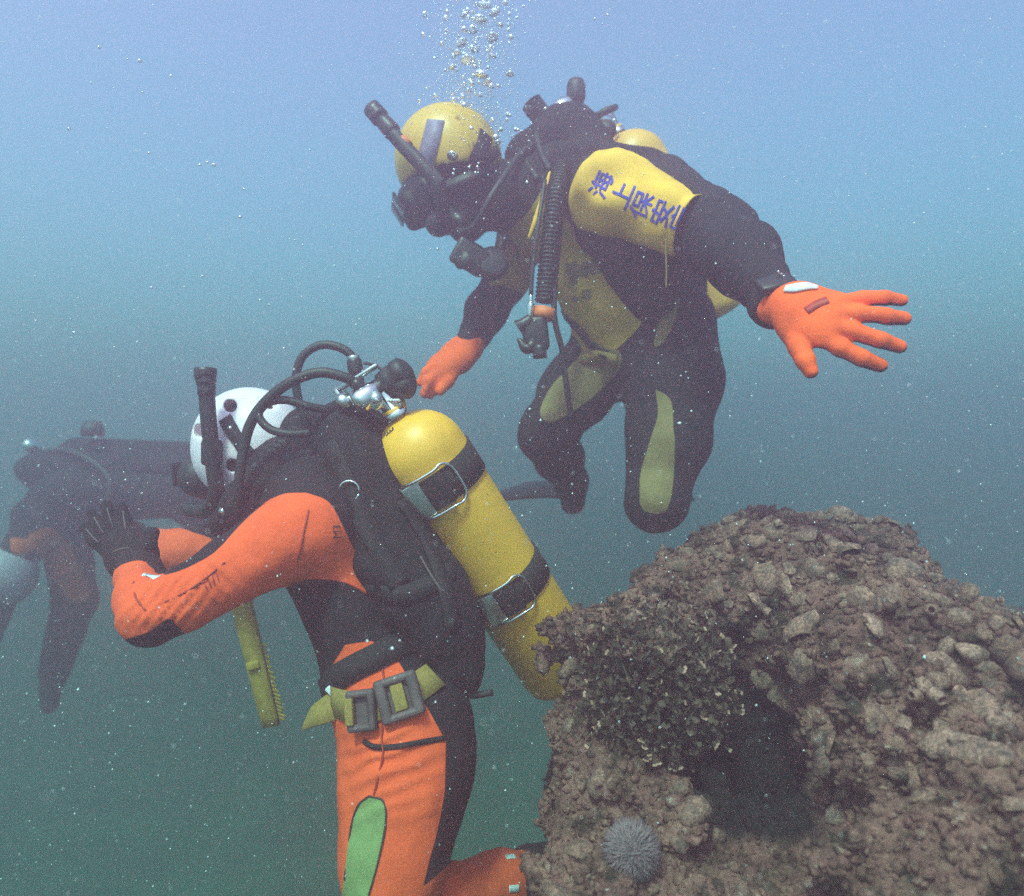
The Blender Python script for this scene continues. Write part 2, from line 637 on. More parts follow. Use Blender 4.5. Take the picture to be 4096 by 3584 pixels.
TOP = 1.9
def haze():
    m = bpy.data.materials.new('murky_water'); m.use_nodes = True
    nt = m.node_tree; nt.nodes.clear()
    out = nt.nodes.new('ShaderNodeOutputMaterial'); pv = nt.nodes.new('ShaderNodeVolumePrincipled')
    pv.inputs['Density'].default_value = .55
    pv.inputs['Color'].default_value = (.655, .315, .43, 1)
    pv.inputs['Absorption Color'].default_value = (.045, .69, .67, 1)
    pv.inputs['Anisotropy'].default_value = .62
    nt.links.new(pv.outputs[0], out.inputs['Volume'])
    V, F = obox((.6, 1.6, (TOP - 4.4) / 2), *np.eye(3), (84, 84, TOP + 4.4), 0)
    o = bpy.data.objects.new('haze', make_mesh('haze', V, F, m, False))
    COL.objects.link(o)
    tag(o, kind='stuff')
haze()

# ------------------------------------------------------------------ reef
class Cover:
    pass

def reef_main():
    root = thing('reef_rock', 'brown rock crusted with oysters and barnacles, with a dark weedy hollow in its side', 'rock', (.55, 1.5, -1.1))
    b = Blob((-.08, .55, -1.2), (1.45, 2.15, .02), .0085)
    b.ell((.60, 1.52, -.80), (.50, .62, .62), k=.1)
    b.ell(at(1585, 1230, 1.36), (.22, .25, .17), k=.08)
    b.ell(at(1850, 1450, 1.16), (.24, .28, .22), k=.1)
    b.ell(at(1700, 1140, 1.42), (.11, .12, .08), k=.05)
    b.ell(at(1470, 1150, 1.42), (.13, .13, .08), k=.05)
    b.ell(at(1345, 1195, 1.38), (.085, .09, .06), k=.04)
    b.ell(at(1330, 1165, 1.36), (.038, .04, .034), k=.02)
    b.ell(at(1265, 1370, 1.24), (.13, .14, .125), k=.07)
    b.ell(at(1150, 1345, 1.26), (.058, .07, .06), k=.03)
    b.ell(at(1240, 1650, 1.16), (.10, .14, .16), k=.06)
    b.ell(at(1205, 1770, 1.12), (.06, .1, .12), k=.04)
    b.ell(at(1430, 1800, 1.00), (.25, .17, .12), k=.08)
    b.ell(at(1900, 1800, .92), (.26, .2, .2), k=.1)
    b.ell(at(1720, 1420, 1.08), (.12, .12, .14), k=.05)
    b.ell(at(1690, 1560, 1.0), (.1, .1, .1), k=.05)
    # the dark hollow
    b.chain([at(1465, 1330, 1.12), at(1480, 1450, 1.04), at(1530, 1590, .97)], [.05, .105, .10], k=.03, cut=True)
    b.cone(at(1460, 1480, 1.15), at(1540, 1600, 1.1), .10, .09, k=.03, cut=True)
    b.noise([(.034, .13, 1), (.034, .06, 2), (.021, .028, 3)])
    b.one_piece()
    V, Q = b.mesh(1)
    u, v, d = proj(V)
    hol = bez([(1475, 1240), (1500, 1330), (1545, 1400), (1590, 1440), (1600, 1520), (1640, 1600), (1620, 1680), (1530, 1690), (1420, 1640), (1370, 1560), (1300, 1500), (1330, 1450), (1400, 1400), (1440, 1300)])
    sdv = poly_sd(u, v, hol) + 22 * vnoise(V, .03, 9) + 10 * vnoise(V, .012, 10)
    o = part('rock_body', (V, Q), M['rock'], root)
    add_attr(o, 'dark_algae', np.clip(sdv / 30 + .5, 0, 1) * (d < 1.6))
    return root, V, Q, sdv

def oyster_mesh(seed):
    """a rough cupped shell of about 45 triangles, base at z = 0"""
    r = np.random.default_rng(seed)
    seg = 8
    rings = [(1.0, -.25), (1.05, .12), (.72, .42), (.3, .45 + r.uniform(-.25, .1))]
    ph = r.uniform(0, 6, 3); el = r.uniform(.65, 1)
    V = []; F = []
    for i, (rad, z) in enumerate(rings):
        for j in range(seg):
            a = 2 * math.pi * j / seg
            k = rad * (1 + .18 * math.sin(2 * a + ph[0]) + .14 * math.sin(3 * a + ph[1])) + r.uniform(-.07, .07)
            V.append((k * math.cos(a), k * math.sin(a) * el, z + r.uniform(-.08, .08) + .12 * math.cos(a + ph[2])))
    for i in range(len(rings) - 1):
        for j in range(seg):
            F.append([i * seg + j, i * seg + (j + 1) % seg, (i + 1) * seg + (j + 1) % seg, (i + 1) * seg + j])
    F.append([(len(rings) - 1) * seg + j for j in range(seg)])
    me = make_mesh('oyster_shell', np.array(V), F, M['oyster'])
    return me

def barnacle_mesh(seed):
    r = np.random.default_rng(seed)
    seg = 10; rings = [(1.0, -.2), (.85, .5), (.62, .85), (.45, .8), (.38, .1), (.02, .0)]
    V = []; F = []
    for i, (rad, z) in enumerate(rings):
        for j in range(seg):
            a = 2 * math.pi * j / seg
            k = rad * (1 + .06 * math.sin(5 * a) + r.uniform(-.04, .04))
            V.append((k * math.cos(a), k * math.sin(a), z + r.uniform(-.05, .05)))
    for i in range(len(rings) - 1):
        for j in range(seg):
            F.append([i * seg + j, i * seg + (j + 1) % seg, (i + 1) * seg + (j + 1) % seg, (i + 1) * seg + j])
    return make_mesh('barnacle', np.array(V), F, M['oyster'])

def place(me, name, parent, p, n, size, spin):
    o = bpy.data.objects.new(name, me)
    COL.objects.link(o)
    x, y, z = frame(n)
    R = Matrix((x, y, z)).transposed().to_4x4()
    o.matrix_basis = Matrix.Translation(Vector(p - ROOT[parent.name])) @ R @ Matrix.Rotation(spin, 4, 'Z') @ Matrix.Diagonal((size[0], size[1], size[2], 1))
    o.parent = parent
    return o

def face_data(V, Q):
    C = V[Q].mean(1)
    N = np.cross(V[Q[:, 2]] - V[Q[:, 0]], V[Q[:, 3]] - V[Q[:, 1]])
    A = np.linalg.norm(N, axis=1)
    return C, N / (A[:, None] + 1e-12), A

def clothe_rock(root, V, Q, sdv, nshell, nbarn, ncrust, seed, lim):
    r = np.random.default_rng(seed)
    C, N, A = face_data(V, Q)
    u, v, d = proj(C)
    fs = sdv[Q].mean(1)
    view = -(N * C).sum(1) / np.linalg.norm(C, axis=1)
    vis = (view > .12) & (u > lim[0] - 30) & (u < lim[1] + 30) & (v > lim[2]) & (v < lim[3] + 30)
    cand = np.where(vis & (fs < -6))[0]
    shells = [oyster_mesh(100 + seed + i) for i in range(9)]
    barns = [barnacle_mesh(200 + seed + i) for i in range(3)]
    got = []
    tries = 0
    while len(got) < nshell and tries < 20000:
        tries += 1
        f = cand[r.integers(len(cand))]
        bare = u[f] < 1330 or v[f] > 1640
        if bare and r.random() < .72:
            continue
        s = (.011 + .021 * r.random() ** 1.3) * (1 if not bare else .7)
        if any(np.linalg.norm(C[f] - g[0]) < .62 * (s + g[1]) for g in got):
            continue
        got.append((C[f], s))
        n = unit(N[f] + .35 * r.normal(size=3) + np.array([0, -.1, .25]))
        place(shells[r.integers(9)], 'oyster_shell', root, C[f] + n * .003, n, (s * r.uniform(.8, 1.25), s, s * r.uniform(.6, 1.25)), r.uniform(0, 6.28))
    cb = cand[(u[cand] > 1400) & (v[cand] < 1500)] if nbarn > 10 else cand
    for i in range(nbarn):
        f = cb[r.integers(len(cb))]
        s = r.uniform(.006, .011)
        place(barns[r.integers(3)], 'barnacle', root, C[f] + N[f] * .014, unit(N[f] + .3 * r.normal(size=3)), (s, s, s * 1.4), 0)
    # small crust: too small to pick apart, one mesh
    fid = np.where((view > -.2) & (u > lim[0] - 100) & (u < lim[1] + 100))[0]
    fid = fid[r.integers(len(fid), size=ncrust)]
    t = (1 + 5 ** .5) / 2
    ico = np.array([(-1, t, 0), (1, t, 0), (-1, -t, 0), (1, -t, 0), (0, -1, t), (0, 1, t), (0, -1, -t), (0, 1, -t), (t, 0, -1), (t, 0, 1), (-t, 0, -1), (-t, 0, 1)]) / 1.9
    icf = np.array([(0, 11, 5), (0, 5, 1), (0, 1, 7), (0, 7, 10), (0, 10, 11), (1, 5, 9), (5, 11, 4), (11, 10, 2), (10, 7, 6), (7, 1, 8), (3, 9, 4), (3, 4, 2), (3, 2, 6), (3, 6, 8), (3, 8, 9), (4, 9, 5), (2, 4, 11), (6, 2, 10), (8, 6, 7), (9, 8, 1)])
    s = (.0022 + .006 * r.random(ncrust) ** 2) * np.where(fs[fid] > 0, .6, 1)
    stretch = r.uniform(.55, 1.5, (ncrust, 1, 3))
    VV = (ico[None] * (1 + .35 * r.normal(size=(ncrust, 12, 1))) * stretch * s[:, None, None] + (C[fid] + N[fid] * .001)[:, None, :]).reshape(-1, 3)
    FF = (icf[None] + (np.arange(ncrust) * 12)[:, None, None]).reshape(-1, 3)
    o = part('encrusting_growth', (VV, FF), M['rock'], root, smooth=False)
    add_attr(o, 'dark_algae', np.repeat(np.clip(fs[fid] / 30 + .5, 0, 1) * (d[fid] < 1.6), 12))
    o['kind'] = 'stuff'

root, RV, RQ, RS = reef_main()
clothe_rock(root, RV, RQ, RS, 280, 40, 24000, 1, (1080, 2048, 1030, 1792))
rock_drape = Drape(RV, RQ)

def reef_far():
    root = thing('reef_rock', 'low hazy rock beyond the oyster-crusted rock, faded by the water', 'rock', (1.35, 2.0, -1.1))
    b = Blob((.75, 1.5, -1.1), (2.1, 2.7, -.15), .014)
    b.ell((1.25, 2.0, -.86), (.42, .4, .42), k=.1)
    b.ell((1.52, 2.1, -.98), (.42, .4, .36), k=.1)
    b.noise([(.04, .16, 21), (.022, .06, 22), (.012, .03, 23)])
    V, Q = b.mesh(1)
    o = part('rock_body', (V, Q), M['rock'], root)
    clothe_rock(root, V, Q, np.full(len(V), -50.), 60, 4, 3000, 5, (1700, 2048, 1120, 1500))
reef_far()

def sea_urchin():
    c = rock_drape([(1258, 1708)])
    n = unit(c[1][0] + np.array([0, -.8, .5])); c = c[0][0] + n * .012
    root = thing('sea_urchin', 'round pale purple urchin with short spines on the rock ledge', 'urchin', c)
    x, y, z = frame(n)
    b = Blob(c - .06, c + .06, .004)
    b.ell(c, (.031, .031, .024), (x, y, z), k=.004)
    part('urchin_shell', b.mesh(1), M['urchin_body'], root)
    V = []; F = []
    r = np.random.default_rng(4)
    k = 900
    for i in range(k):
        zz = 1 - 1.75 * (i + .5) / k; rr = math.sqrt(max(0, 1 - zz * zz)); ph = i * 2.39996
        d0 = rr * math.cos(ph) * x + rr * math.sin(ph) * y + zz * z
        p0 = c + .029 * (rr * math.cos(ph) * x + rr * math.sin(ph) * y) + .022 * zz * z
        d1 = unit(d0 + .22 * r.normal(size=3)); L = r.uniform(.010, .016); wd = .0011
        a, bb, _ = frame(d1)
        i0 = len(V)
        V += [p0 + wd * a, p0 - wd * .5 * a + wd * .87 * bb, p0 - wd * .5 * a - wd * .87 * bb, p0 + d1 * L]
        F += [[i0, i0 + 1, i0 + 3], [i0 + 1, i0 + 2, i0 + 3], [i0 + 2, i0, i0 + 3]]
    s = part('spines', (np.array(V), np.array(F)), M['urchin'], root, smooth=False)
    s['kind'] = 'stuff'
sea_urchin()

def seaweed():
    base = at(1290, 1400, 1.2)
    root = thing('seaweed', 'bushy brown seaweed with pale frilled tips growing on the rock beside the hollow', 'seaweed', base)
    r = np.random.default_rng(11)
    protos = []
    for k in range(6):
        # a small fan blade, cupped, with a pale rim
        V = []; F = []
        cols = 6; spread = r.uniform(.5, 1.1); cup = r.uniform(.15, .4)
        for i, rad in enumerate((.06, .5, .77, 1.0)):
            for j in range(cols + 1):
                a = (j / cols - .5) * spread * (1 if i else .3)
                q = rad * (1 + (.06 * math.sin(j * 2.3 + k) if i > 1 else 0))
                V.append((q * math.sin(a), cup * math.cos(a * 3) * rad * rad * .5, q * math.cos(a)))
        for i in range(3):
            for j in range(cols):
                F.append([i * 7 + j, i * 7 + j + 1, i * 7 + 8 + j, i * 7 + 7 + j])
        me = make_mesh('frond', np.array(V), F, [M['frond'], M['frond_tip']])
        for q, pl in enumerate(me.polygons):
            pl.material_index = 1 if q >= 2 * cols else 0
        protos.append(me)
    P_, N_ = rock_drape([(1315, 1360), (1280, 1340), (1350, 1380), (1300, 1420)])
    cen = P_.mean(0) + np.array([0, .02, 0])
    n = 0
    while n < 285:
        d = unit(r.normal(size=3))
        if d[1] > .25:
            continue
        p = cen + d * np.array([.118, .12, .122]) * r.uniform(.78, 1.16)
        n += 1
        dirn = unit(d + .45 * r.normal(size=3) + np.array([0, -.2, .1]))
        s = r.uniform(.009, .018)
        o = bpy.data.objects.new('frond', protos[r.integers(6)])
        COL.objects.link(o)
        x, y, z = frame(dirn, r.normal(size=3))
        o.matrix_basis = Matrix.Translation(Vector(p - dirn * s * .4 - base)) @ Matrix((x, y, z)).transposed().to_4x4() @ Matrix.Scale(s, 4)
        o.parent = root
    # dense inner blades, too many to pick apart
    BV = []; BF = []
    for k in range(2600):
        d = unit(r.normal(size=3))
        if d[1] > .3:
            d[1] = -d[1]
        p = cen + d * np.array([.118, .12, .122]) * r.uniform(.72, 1.04)
        dirn = unit(d + .7 * r.normal(size=3)); x, y, z = frame(dirn, r.normal(size=3)); s = r.uniform(.006, .014)
        i0 = len(BV)
        BV += [p - z * s * .4, p + x * s * .45 + z * s * .35, p + y * s * .15 + z * s * .6, p - x * s * .45 + z * s * .35]
        BF.append([i0, i0 + 1, i0 + 2, i0 + 3])
    s = part('inner_fronds', (np.array(BV), np.array(BF)), M['frond'], root)
    s['kind'] = 'stuff'
    # tangle of stems below the blades
    V = []; F = []
    for k in range(300):
        d = unit(r.normal(size=3))
        if d[1] > .3:
            d[1] = -d[1]
        p0 = cen + d * .05; p1 = cen + d * np.array([.118, .12, .122]) * r.uniform(.7, .95)
        mid = (p0 + p1) / 2 + .02 * r.normal(size=3)
        v, f = tube([p0, mid, p1], [.0035, .0014], 4, 3, cap=False)
        F += [[i + len(V) for i in q] for q in f]; V += list(v)
    s = part('stems', (np.array(V), np.array(F)), M['frond'], root)
    s['kind'] = 'stuff'
seaweed()

# ------------------------------------------------------------------ shared gear builders
def hand(b, palm, fingers, k=.008):
    """palm: list of cones; fingers: list of (points, radii)"""
    for a, c, ra, rb, n, s in palm:
        b.cone(a, c, ra, rb, k=.015, n=n, s=s)
    for pts, rad in fingers:
        b.chain(pts, rad, k=.006)

def tank_profile(R, L):
    """cylinder with a rounded base and a domed shoulder, base at 0"""
    pr = [(0, .001), (0.001, R * .55), (.006, R * .82), (.018, R * .96), (.034, R)]
    pr += [(L - R * 1.02, R)]
    for i in range(1, 11):
        a = i / 10 * math.pi / 2 * .93
        pr.append((L - R * 1.02 + R * .98 * math.sin(a), R * math.cos(a)))
    pr += [(L + .006, .021), (L + .018, .021), (L + .019, .001)]
    return pr

def band(a, d, s0, width, R, thick=.004, seg=56):
    return lathe(a, d, [(s0, R - .004), (s0, R + thick), (s0 + width, R + thick), (s0 + width, R - .004)], seg)

def letters(s):
    c = bpy.data.curves.new('lettering', 'FONT')
    c.body = s
    c.resolution_u = 3
    o = bpy.data.objects.new('lettering', c)
    COL.objects.link(o)
    dg = bpy.context.evaluated_depsgraph_get()
    me = o.evaluated_get(dg).to_mesh()
    bm = bmesh.new(); bm.from_mesh(me)
    bmesh.ops.triangulate(bm, faces=bm.faces[:])
    for _ in range(2):
        es = [e for e in bm.edges if e.calc_length() > .12]
        if es:
            bmesh.ops.subdivide_edges(bm, edges=es, cuts=1)
            bmesh.ops.triangulate(bm, faces=bm.faces[:])
    bm.verts.index_update()
    V = np.array([v.co[:] for v in bm.verts]); F = [[v.index for v in f.verts] for f in bm.faces]
    bm.free(); o.evaluated_get(dg).to_mesh_clear()
    bpy.data.objects.remove(o); bpy.data.curves.remove(c)
    return V, F

def loft(C, R, seg=36, wob=.0, seed=1, squash=None, open_end=True, thick=.004):
    """a sleeve round the points C; closed at the start, open with a hem at the end"""
    P = spline(C, 10); m = len(P)
    Rr = np.interp(np.linspace(0, 1, m), np.linspace(0, 1, len(R)), R)
    T = np.gradient(P, axis=0)
    x, y, _ = frame(T[0], (0, 0, 1))
    rows = []
    fr = []
    for i in range(m):
        t = unit(T[i]); x = unit(x - (x @ t) * t); y = np.cross(t, x)
        fr.append((P[i], x.copy(), y.copy(), Rr[i]))
        row = []
        for j in range(seg):
            a = 2 * math.pi * j / seg
            q = x * math.cos(a) + y * math.sin(a)
            k = Rr[i] + wob * float(vnoise((P[i] + q * Rr[i])[None] * np.array([1, 1, 1]), .045, seed)[0])
            row.append(P[i] + q * k)
        rows.append(row)
    if open_end:
        inner = []
        for i in range(m - 1, max(m - 9, 0), -1):
            c = P[i]
            inner.append([c + (np.array(p) - c) * (1 - thick / Rr[i]) for p in rows[i]])
        rows += inner
    V = np.array([p for r in rows for p in r])
    n = len(rows)
    F = [[i * seg + j, i * seg + (j + 1) % seg, (i + 1) * seg + (j + 1) % seg, (i + 1) * seg + j] for i in range(n - 1) for j in range(seg)]
    F.append(list(range(seg))[::-1])
    return (V, F), fr

# ------------------------------------------------------------------ diver in yellow and black
def diver_yellow():
    A = thing('person', 'diver in black and yellow wetsuit with yellow helmet, one orange gloved hand stretched out', 'diver', at(1250, 700, 1.8))
    b = Blob((-.3, 1.05, -.35), (.62, 2.35, .95), .0058)
    ax = unit(at(1270, 680, 1.8) - at(1140, 430, 1.8))
    nin = unit(np.cross(ax, (0, 1, 0)))                  # front to back of the chest
    # trunk
    b.cone(at(1155, 435, 1.80), at(1225, 590, 1.79), .185, .165, k=.05, n=nin, s=.70)
    b.cone(at(1225, 590, 1.79), at(1275, 690, 1.80), .160, .165, k=.05, n=nin, s=.74)
    b.cone(at(1225, 395, 1.62), at(1065, 455, 1.99), .082, .078, k=.06)
    b.cone(at(1020, 390, 1.77), at(1105, 410, 1.79), .072, .095, k=.05)
    # head in its hood: skull, jaw
    b.ell(at(905, 335, 1.76), (.092, .085, .105), k=.03)
    b.cone(at(915, 400, 1.76), at(930, 450, 1.755), .072, .045, k=.04)
    b.cone(at(935, 385, 1.77), at(1030, 400, 1.78), .07, .078, k=.04)
    # near arm
    b.chain([at(1240, 400, 1.63), at(1330, 425, 1.55), at(1418, 472, 1.485), at(1487, 520, 1.335), at(1558, 605, 1.165)],
            [.066, .056, .062, .058, .036], k=.05)
    b.cone(at(1315, 385, 1.70), at(1452, 474, 1.45), .085, .060, k=.06)
    # far arm
    b.chain([at(1050, 455, 2.0), at(1012, 560, 1.95), at(975, 620, 1.88), at(938, 692, 1.80)], [.07, .055, .052, .036], k=.03)
    # near leg, knee forward, shin folded back
    b.chain([at(1335, 650, 1.72), at(1345, 760, 1.70), at(1335, 880, 1.66), at(1312, 1000, 1.62)], [.112, .108, .088, .066], k=.04)
    b.chain([at(1312, 1000, 1.62), at(1322, 985, 1.80), at(1330, 950, 2.04)], [.064, .060, .042], k=.03)
    b.cone(at(1330, 950, 2.04), at(1328, 990, 2.12), .045, .035, k=.03)
    # far leg
    b.chain([at(1225, 690, 1.92), at(1150, 785, 1.83), at(1092, 868, 1.74)], [.105, .085, .064], k=.04)
    b.chain([at(1092, 868, 1.74), at(1118, 915, 1.90), at(1142, 960, 2.08)], [.062, .060, .044], k=.03)
    b.cone(at(1142, 960, 2.08), at(1146, 1005, 2.12), .045, .036, k=.03)
    b.noise([(.0035, .05, 5), (.002, .022, 6)])
    V, Q = b.mesh(2)
    u, v, d = proj(V)
    body = part('body', (V, Q), suit('black_yellow_wetsuit', (.013, .012, .016),
                [('panel_yellow', SHADED_YELLOW), ('panel_pale', (.24, .165, .065)), ('panel_mark', (.16, .12, .05))]), A)
    chest = bez([(1095, 345), (1062, 420), (1010, 470), (985, 560), (1040, 575), (1110, 625), (1160, 690), (1185, 728), (1245, 690), (1292, 628), (1275, 560), (1240, 520), (1190, 490), (1150, 465), (1115, 400)], 3)
    sl = bez([(980, 575), (1000, 480), (1060, 470), (1075, 560), (1040, 585), (1000, 565)], 3)
    wb = 3 * vnoise(V, .05, 31)
    add_attr(body, 'panel_yellow', np.maximum(poly_sd(u, v, chest), poly_sd(u, v, sl)) + wb)
    th1 = bez([(1165, 705), (1238, 700), (1236, 740), (1180, 800), (1110, 842), (1082, 830), (1096, 785), (1140, 735)], 3)
    th2 = bez([(1308, 775), (1340, 800), (1350, 860), (1346, 940), (1332, 1022), (1284, 1020), (1280, 960), (1298, 890), (1316, 830)], 3)
    th3 = bez([(1345, 585), (1362, 610), (1330, 680), (1308, 690), (1318, 640)], 3)
    add_attr(body, 'panel_pale', np.maximum(np.maximum(poly_sd(u, v, th1), poly_sd(u, v, th2)), poly_sd(u, v, th3)) + wb)
    mk = np.maximum(poly_sd(u, v, [(1128, 535), (1190, 520), (1215, 545), (1150, 565), (1125, 555)]), poly_sd(u, v, [(1130, 590), (1190, 580), (1185, 600), (1135, 615)]))
    add_attr(body, 'panel_mark', mk + 14 * vnoise(V, .018, 32) - 4)
    dr = Drape(V, Q)

    # ---- helmet
    c = at(897, 322, 1.755)
    up = unit(at(872, 215, 1.755) - at(915, 385, 1.755)); fw = unit(np.cross((0, 1, 0), up))
    if fw[0] > 0:
        fw = -fw
    h = Blob(c - .17, c + .17, .0042)
    h.ell(c, (.128, .122, .130), (fw, (0, 1, 0), up), k=.01)
    h.half(at(800, 380, 1.755), unit(-up * 1.0 + fw * .10), k=.01)
    h.half(at(960, 402, 1.755), unit(-up * .72 - fw * .69), k=.012)
    h.ell(c - up * .03, (.112, .106, .112), (fw, (0, 1, 0), up), k=.006, cut=True)
    h.cone(at(880, 395, 1.755), at(895, 372, 1.755), .05, .05, k=.012, n=(0, 1, 0), s=4.0, cut=True)
    HV, HQ = h.mesh(1)
    hel = part('helmet', (HV, HQ), M['yellow_shell'], A)
    hd = Drape(HV, HQ)
    P, N = hd([(872, 240), (864, 272), (856, 302), (850, 330)])
    part('stripe', ribbon(P, N, .042, .0012, .0006), M['grey_print'], hel)
    P, N = hd([(972, 268), (966, 290), (950, 320), (930, 345), (915, 362)])
    part('strap', ribbon(P, N, .038, .003, .0006), M['nylon'], hel)
    P, N = hd([(992, 300), (972, 318), (945, 338), (925, 352)])
    part('strap', ribbon(P, N, .026, .003, .004), M['nylon'], hel)

    # ---- mask and snorkel
    fdir = unit(at(815, 430, 1.74) - at(905, 375, 1.76))
    sdir = unit(np.cross(fdir, (0, .0, 1))); udir = np.cross(sdir, fdir)
    mb = Blob(at(860, 400, 1.745) - .14, at(860, 400, 1.745) + .14, .0042)
    mc = at(852, 398, 1.745)
    mb.ell(mc, (.058, .085, .062), (fdir, sdir, udir), k=.01)
    mb.cone(mc + fdir * .045 - sdir * .03, mc + fdir * .045 + sdir * .03, .042, .042, k=.015, n=fdir, s=.55)
    mb.cone(mc + fdir * .02 - udir * .02, mc + fdir * .058 - udir * .032, .03, .018, k=.02)
    mask = part('mask', mb.mesh(1), M['rubber'], A)
    for s in (-1, 1):
        part('lens', obox(mc + fdir * .071 + sdir * .036 * s + udir * .012, sdir, udir, fdir, (.058, .05, .006), .012, 3), M['glass'], mask)
    P = [at(985, 330, 1.70), at(940, 355, 1.655), at(890, 375, 1.665), at(862, 385, 1.69)]
    part('mask_strap', ribbon(P, [(.3, -1, .2), (.1, -1, 0), (-.2, -1, 0), (-.5, -1, 0)], .026, .003), M['rubber'], mask)
    s0 = at(742, 215, 1.63); s1 = at(862, 352, 1.615)
    snk = part('snorkel', tube([at(752, 226, 1.63), at(800, 284, 1.62), at(862, 352, 1.615), at(882, 400, 1.63), at(888, 440, 1.66)], .0165, 14), M['rubber'], A)
    part('snorkel_top', tube([s0, s0 + (s1 - s0) * .16, s0 + (s1 - s0) * .17, s0 + (s1 - s0) * .36, s0 + (s1 - s0) * .37],
                             [.0205, .0215, .0175, .0205, .017], 14, 3), M['plastic'], snk)
    part('snorkel_band', tube([s0 + (s1 - s0) * .49, s0 + (s1 - s0) * .60], .0178, 14, 2), M['orange_tape'], snk)
    part('snorkel_clip', obox(at(868, 355, 1.62), *frame(s1 - s0), (.034, .03, .06), .008), M['rubber'], snk)

    # ---- sleeve with the printed name
    sc_c = [at(1160, 378, 1.60), at(1178, 383, 1.59), at(1220, 393, 1.565), at(1300, 420, 1.52), at(1360, 440, 1.485), at(1386, 450, 1.47)]
    (LV, LF), fr = loft(sc_c, [.004, .070, .088, .090, .086, .078, .068, .066, .070], 44, .012, 3)
    sl = part('sleeve', (LV, LF), M['yellow_cloth'], A, label='yellow sleeve with blue printed characters')
    sd_ = Drape(LV, LF)
    word = '海上保安庁'
    pos = [(1203, 370), (1245, 391), (1283, 411), (1324, 427), (1362, 441)]
    e1 = unit(np.array([1362 - 1203, 441 - 370.])); e2 = np.array([e1[1], -e1[0]])      # along the arm; round it, upwards
    for i, chv in enumerate(word):
        gv, gf = letters(chv)
        px = 47
        # each character's head points to the shoulder, its right side up
        uv = np.array(pos[i]) + np.outer(-(gv[:, 1] - .36) * px * .92, e1) + np.outer((gv[:, 0] - .5) * px * 1.22, e2)
        P, N = sd_([tuple(q) for q in uv])
        bold = [(P + N * (.0010 + .0003 * k_) + sh, gf) for k_, sh in enumerate((np.zeros(3), np.array([.0011, 0, -.0005]), np.array([-.0003, 0, .0011]), np.array([.0008, 0, .0008])))]
        part('lettering', merge(*bold), M['blue_print'], sl, smooth=False)
    part('drawcord', tube([at(1331, 478, 1.44), at(1332, 510, 1.445), at(1333, 545, 1.45), at(1332, 575, 1.455)], .0018, 6), M['olive'], sl)

    # ---- stretched-out glove
    g = Blob(at(1680, 650, 1.03) - np.array([.14, .12, .12]), at(1680, 650, 1.03) + np.array([.14, .16, .12]), .0027)
    pn = unit((-.25, -1, .42))
    W0 = at(1556, 612, 1.15)
    fl = dict(n=pn, s=.5)
    for a, c2, ra, rb in ((at(1560, 612, 1.145), at(1600, 618, 1.10), .037, .038),
                          (at(1600, 605, 1.10), at(1668, 612, 1.065), .030, .025),
                          (at(1605, 635, 1.10), at(1660, 638, 1.062), .032, .027),
                          (at(1600, 655, 1.095), at(1642, 664, 1.062), .030, .025)):
        g.cone(a, c2, ra, rb, k=.022, n=pn, s=.58 if ra < .035 else .8)
    D0 = 1.04
    fin = [
        ([(1672, 603, 1.062), (1725, 597, 1.052), (1770, 596, 1.05), (1804, 600, 1.053)], [.0105, .0112, .0108, .0090]),
        ([(1668, 626, 1.06), (1720, 628, 1.044), (1772, 632, 1.04), (1809, 638, 1.044)], [.0112, .0124, .0120, .0098]),
        ([(1660, 650, 1.058), (1708, 663, 1.044), (1760, 680, 1.037), (1799, 693, 1.04)], [.0115, .0128, .0123, .0100]),
        ([(1640, 672, 1.06), (1682, 696, 1.048), (1724, 716, 1.043), (1760, 731, 1.046)], [.0118, .0128, .0123, .0100]),
        ([(1588, 664, 1.095), (1598, 696, 1.072), (1611, 722, 1.057), (1622, 743, 1.052)], [.019, .0152, .0135, .0102]),
    ]
    for pts, rad in fin:
        g.chain([at(*q) for q in pts], rad, k=.004)
    g.noise([(.0010, .02, 7)])
    GV, GQ = g.mesh(1)
    gm = suit('orange_glove_dark_palm', (1.0, .115, .018), [('palm', (.035, .02, .02))], .8)
    gl = part('glove', (GV, GQ), gm, A)
    # the palm side: vertex normals turned away from the back of the hand
    me = gl.data
    nn = np.zeros(len(GV) * 3); me.vertices.foreach_get('normal', nn); nn = nn.reshape(-1, 3)
    pp = unit((-.5, -.60, .62))
    add_attr(gl, 'palm', (-(nn @ pp) - .08) * 6)
    gd = Drape(GV, GQ)
    P, N = gd([(1613, 622), (1625, 614), (1640, 606), (1656, 600)])
    part('patch', ribbon(P, N, .013, .0012, .0004), M['red_patch'], gl)
    P, N = gd([(1570, 580), (1590, 578), (1612, 575), (1635, 578)])
    cuff = part('wrist_tab', ribbon(P, N, [.012, .017, .016, .006], .003, .001), M['pale_label'], gl)
    wd = unit(at(1600, 640, 1.10) - at(1520, 560, 1.2))
    part('cuff', lathe(at(1552, 604, 1.163) - wd * .016, wd, [(0, .030), (0, .042), (.006, .0445), (.012, .042), (.018, .0445), (.026, .043), (.032, .041), (.034, .030)], 30), M['rubber'], A)
    # ---- wrist computer
    wc = at(1540, 572, 1.135)
    x, y, z = frame(wd)
    nrm = unit(np.array([-.1, -1, .55])); nrm = unit(nrm - (nrm @ wd) * wd); sid = np.cross(wd, nrm)
    dc = part('wrist_computer', obox(at(1548, 568, 1.128), wd, sid, nrm, (.034, .052, .014), .004), M['plastic'], A)
    part('face_plate', obox(at(1531, 577, 1.122), wd, sid, nrm, (.016, .017, .012), .003), M['steel'], dc)
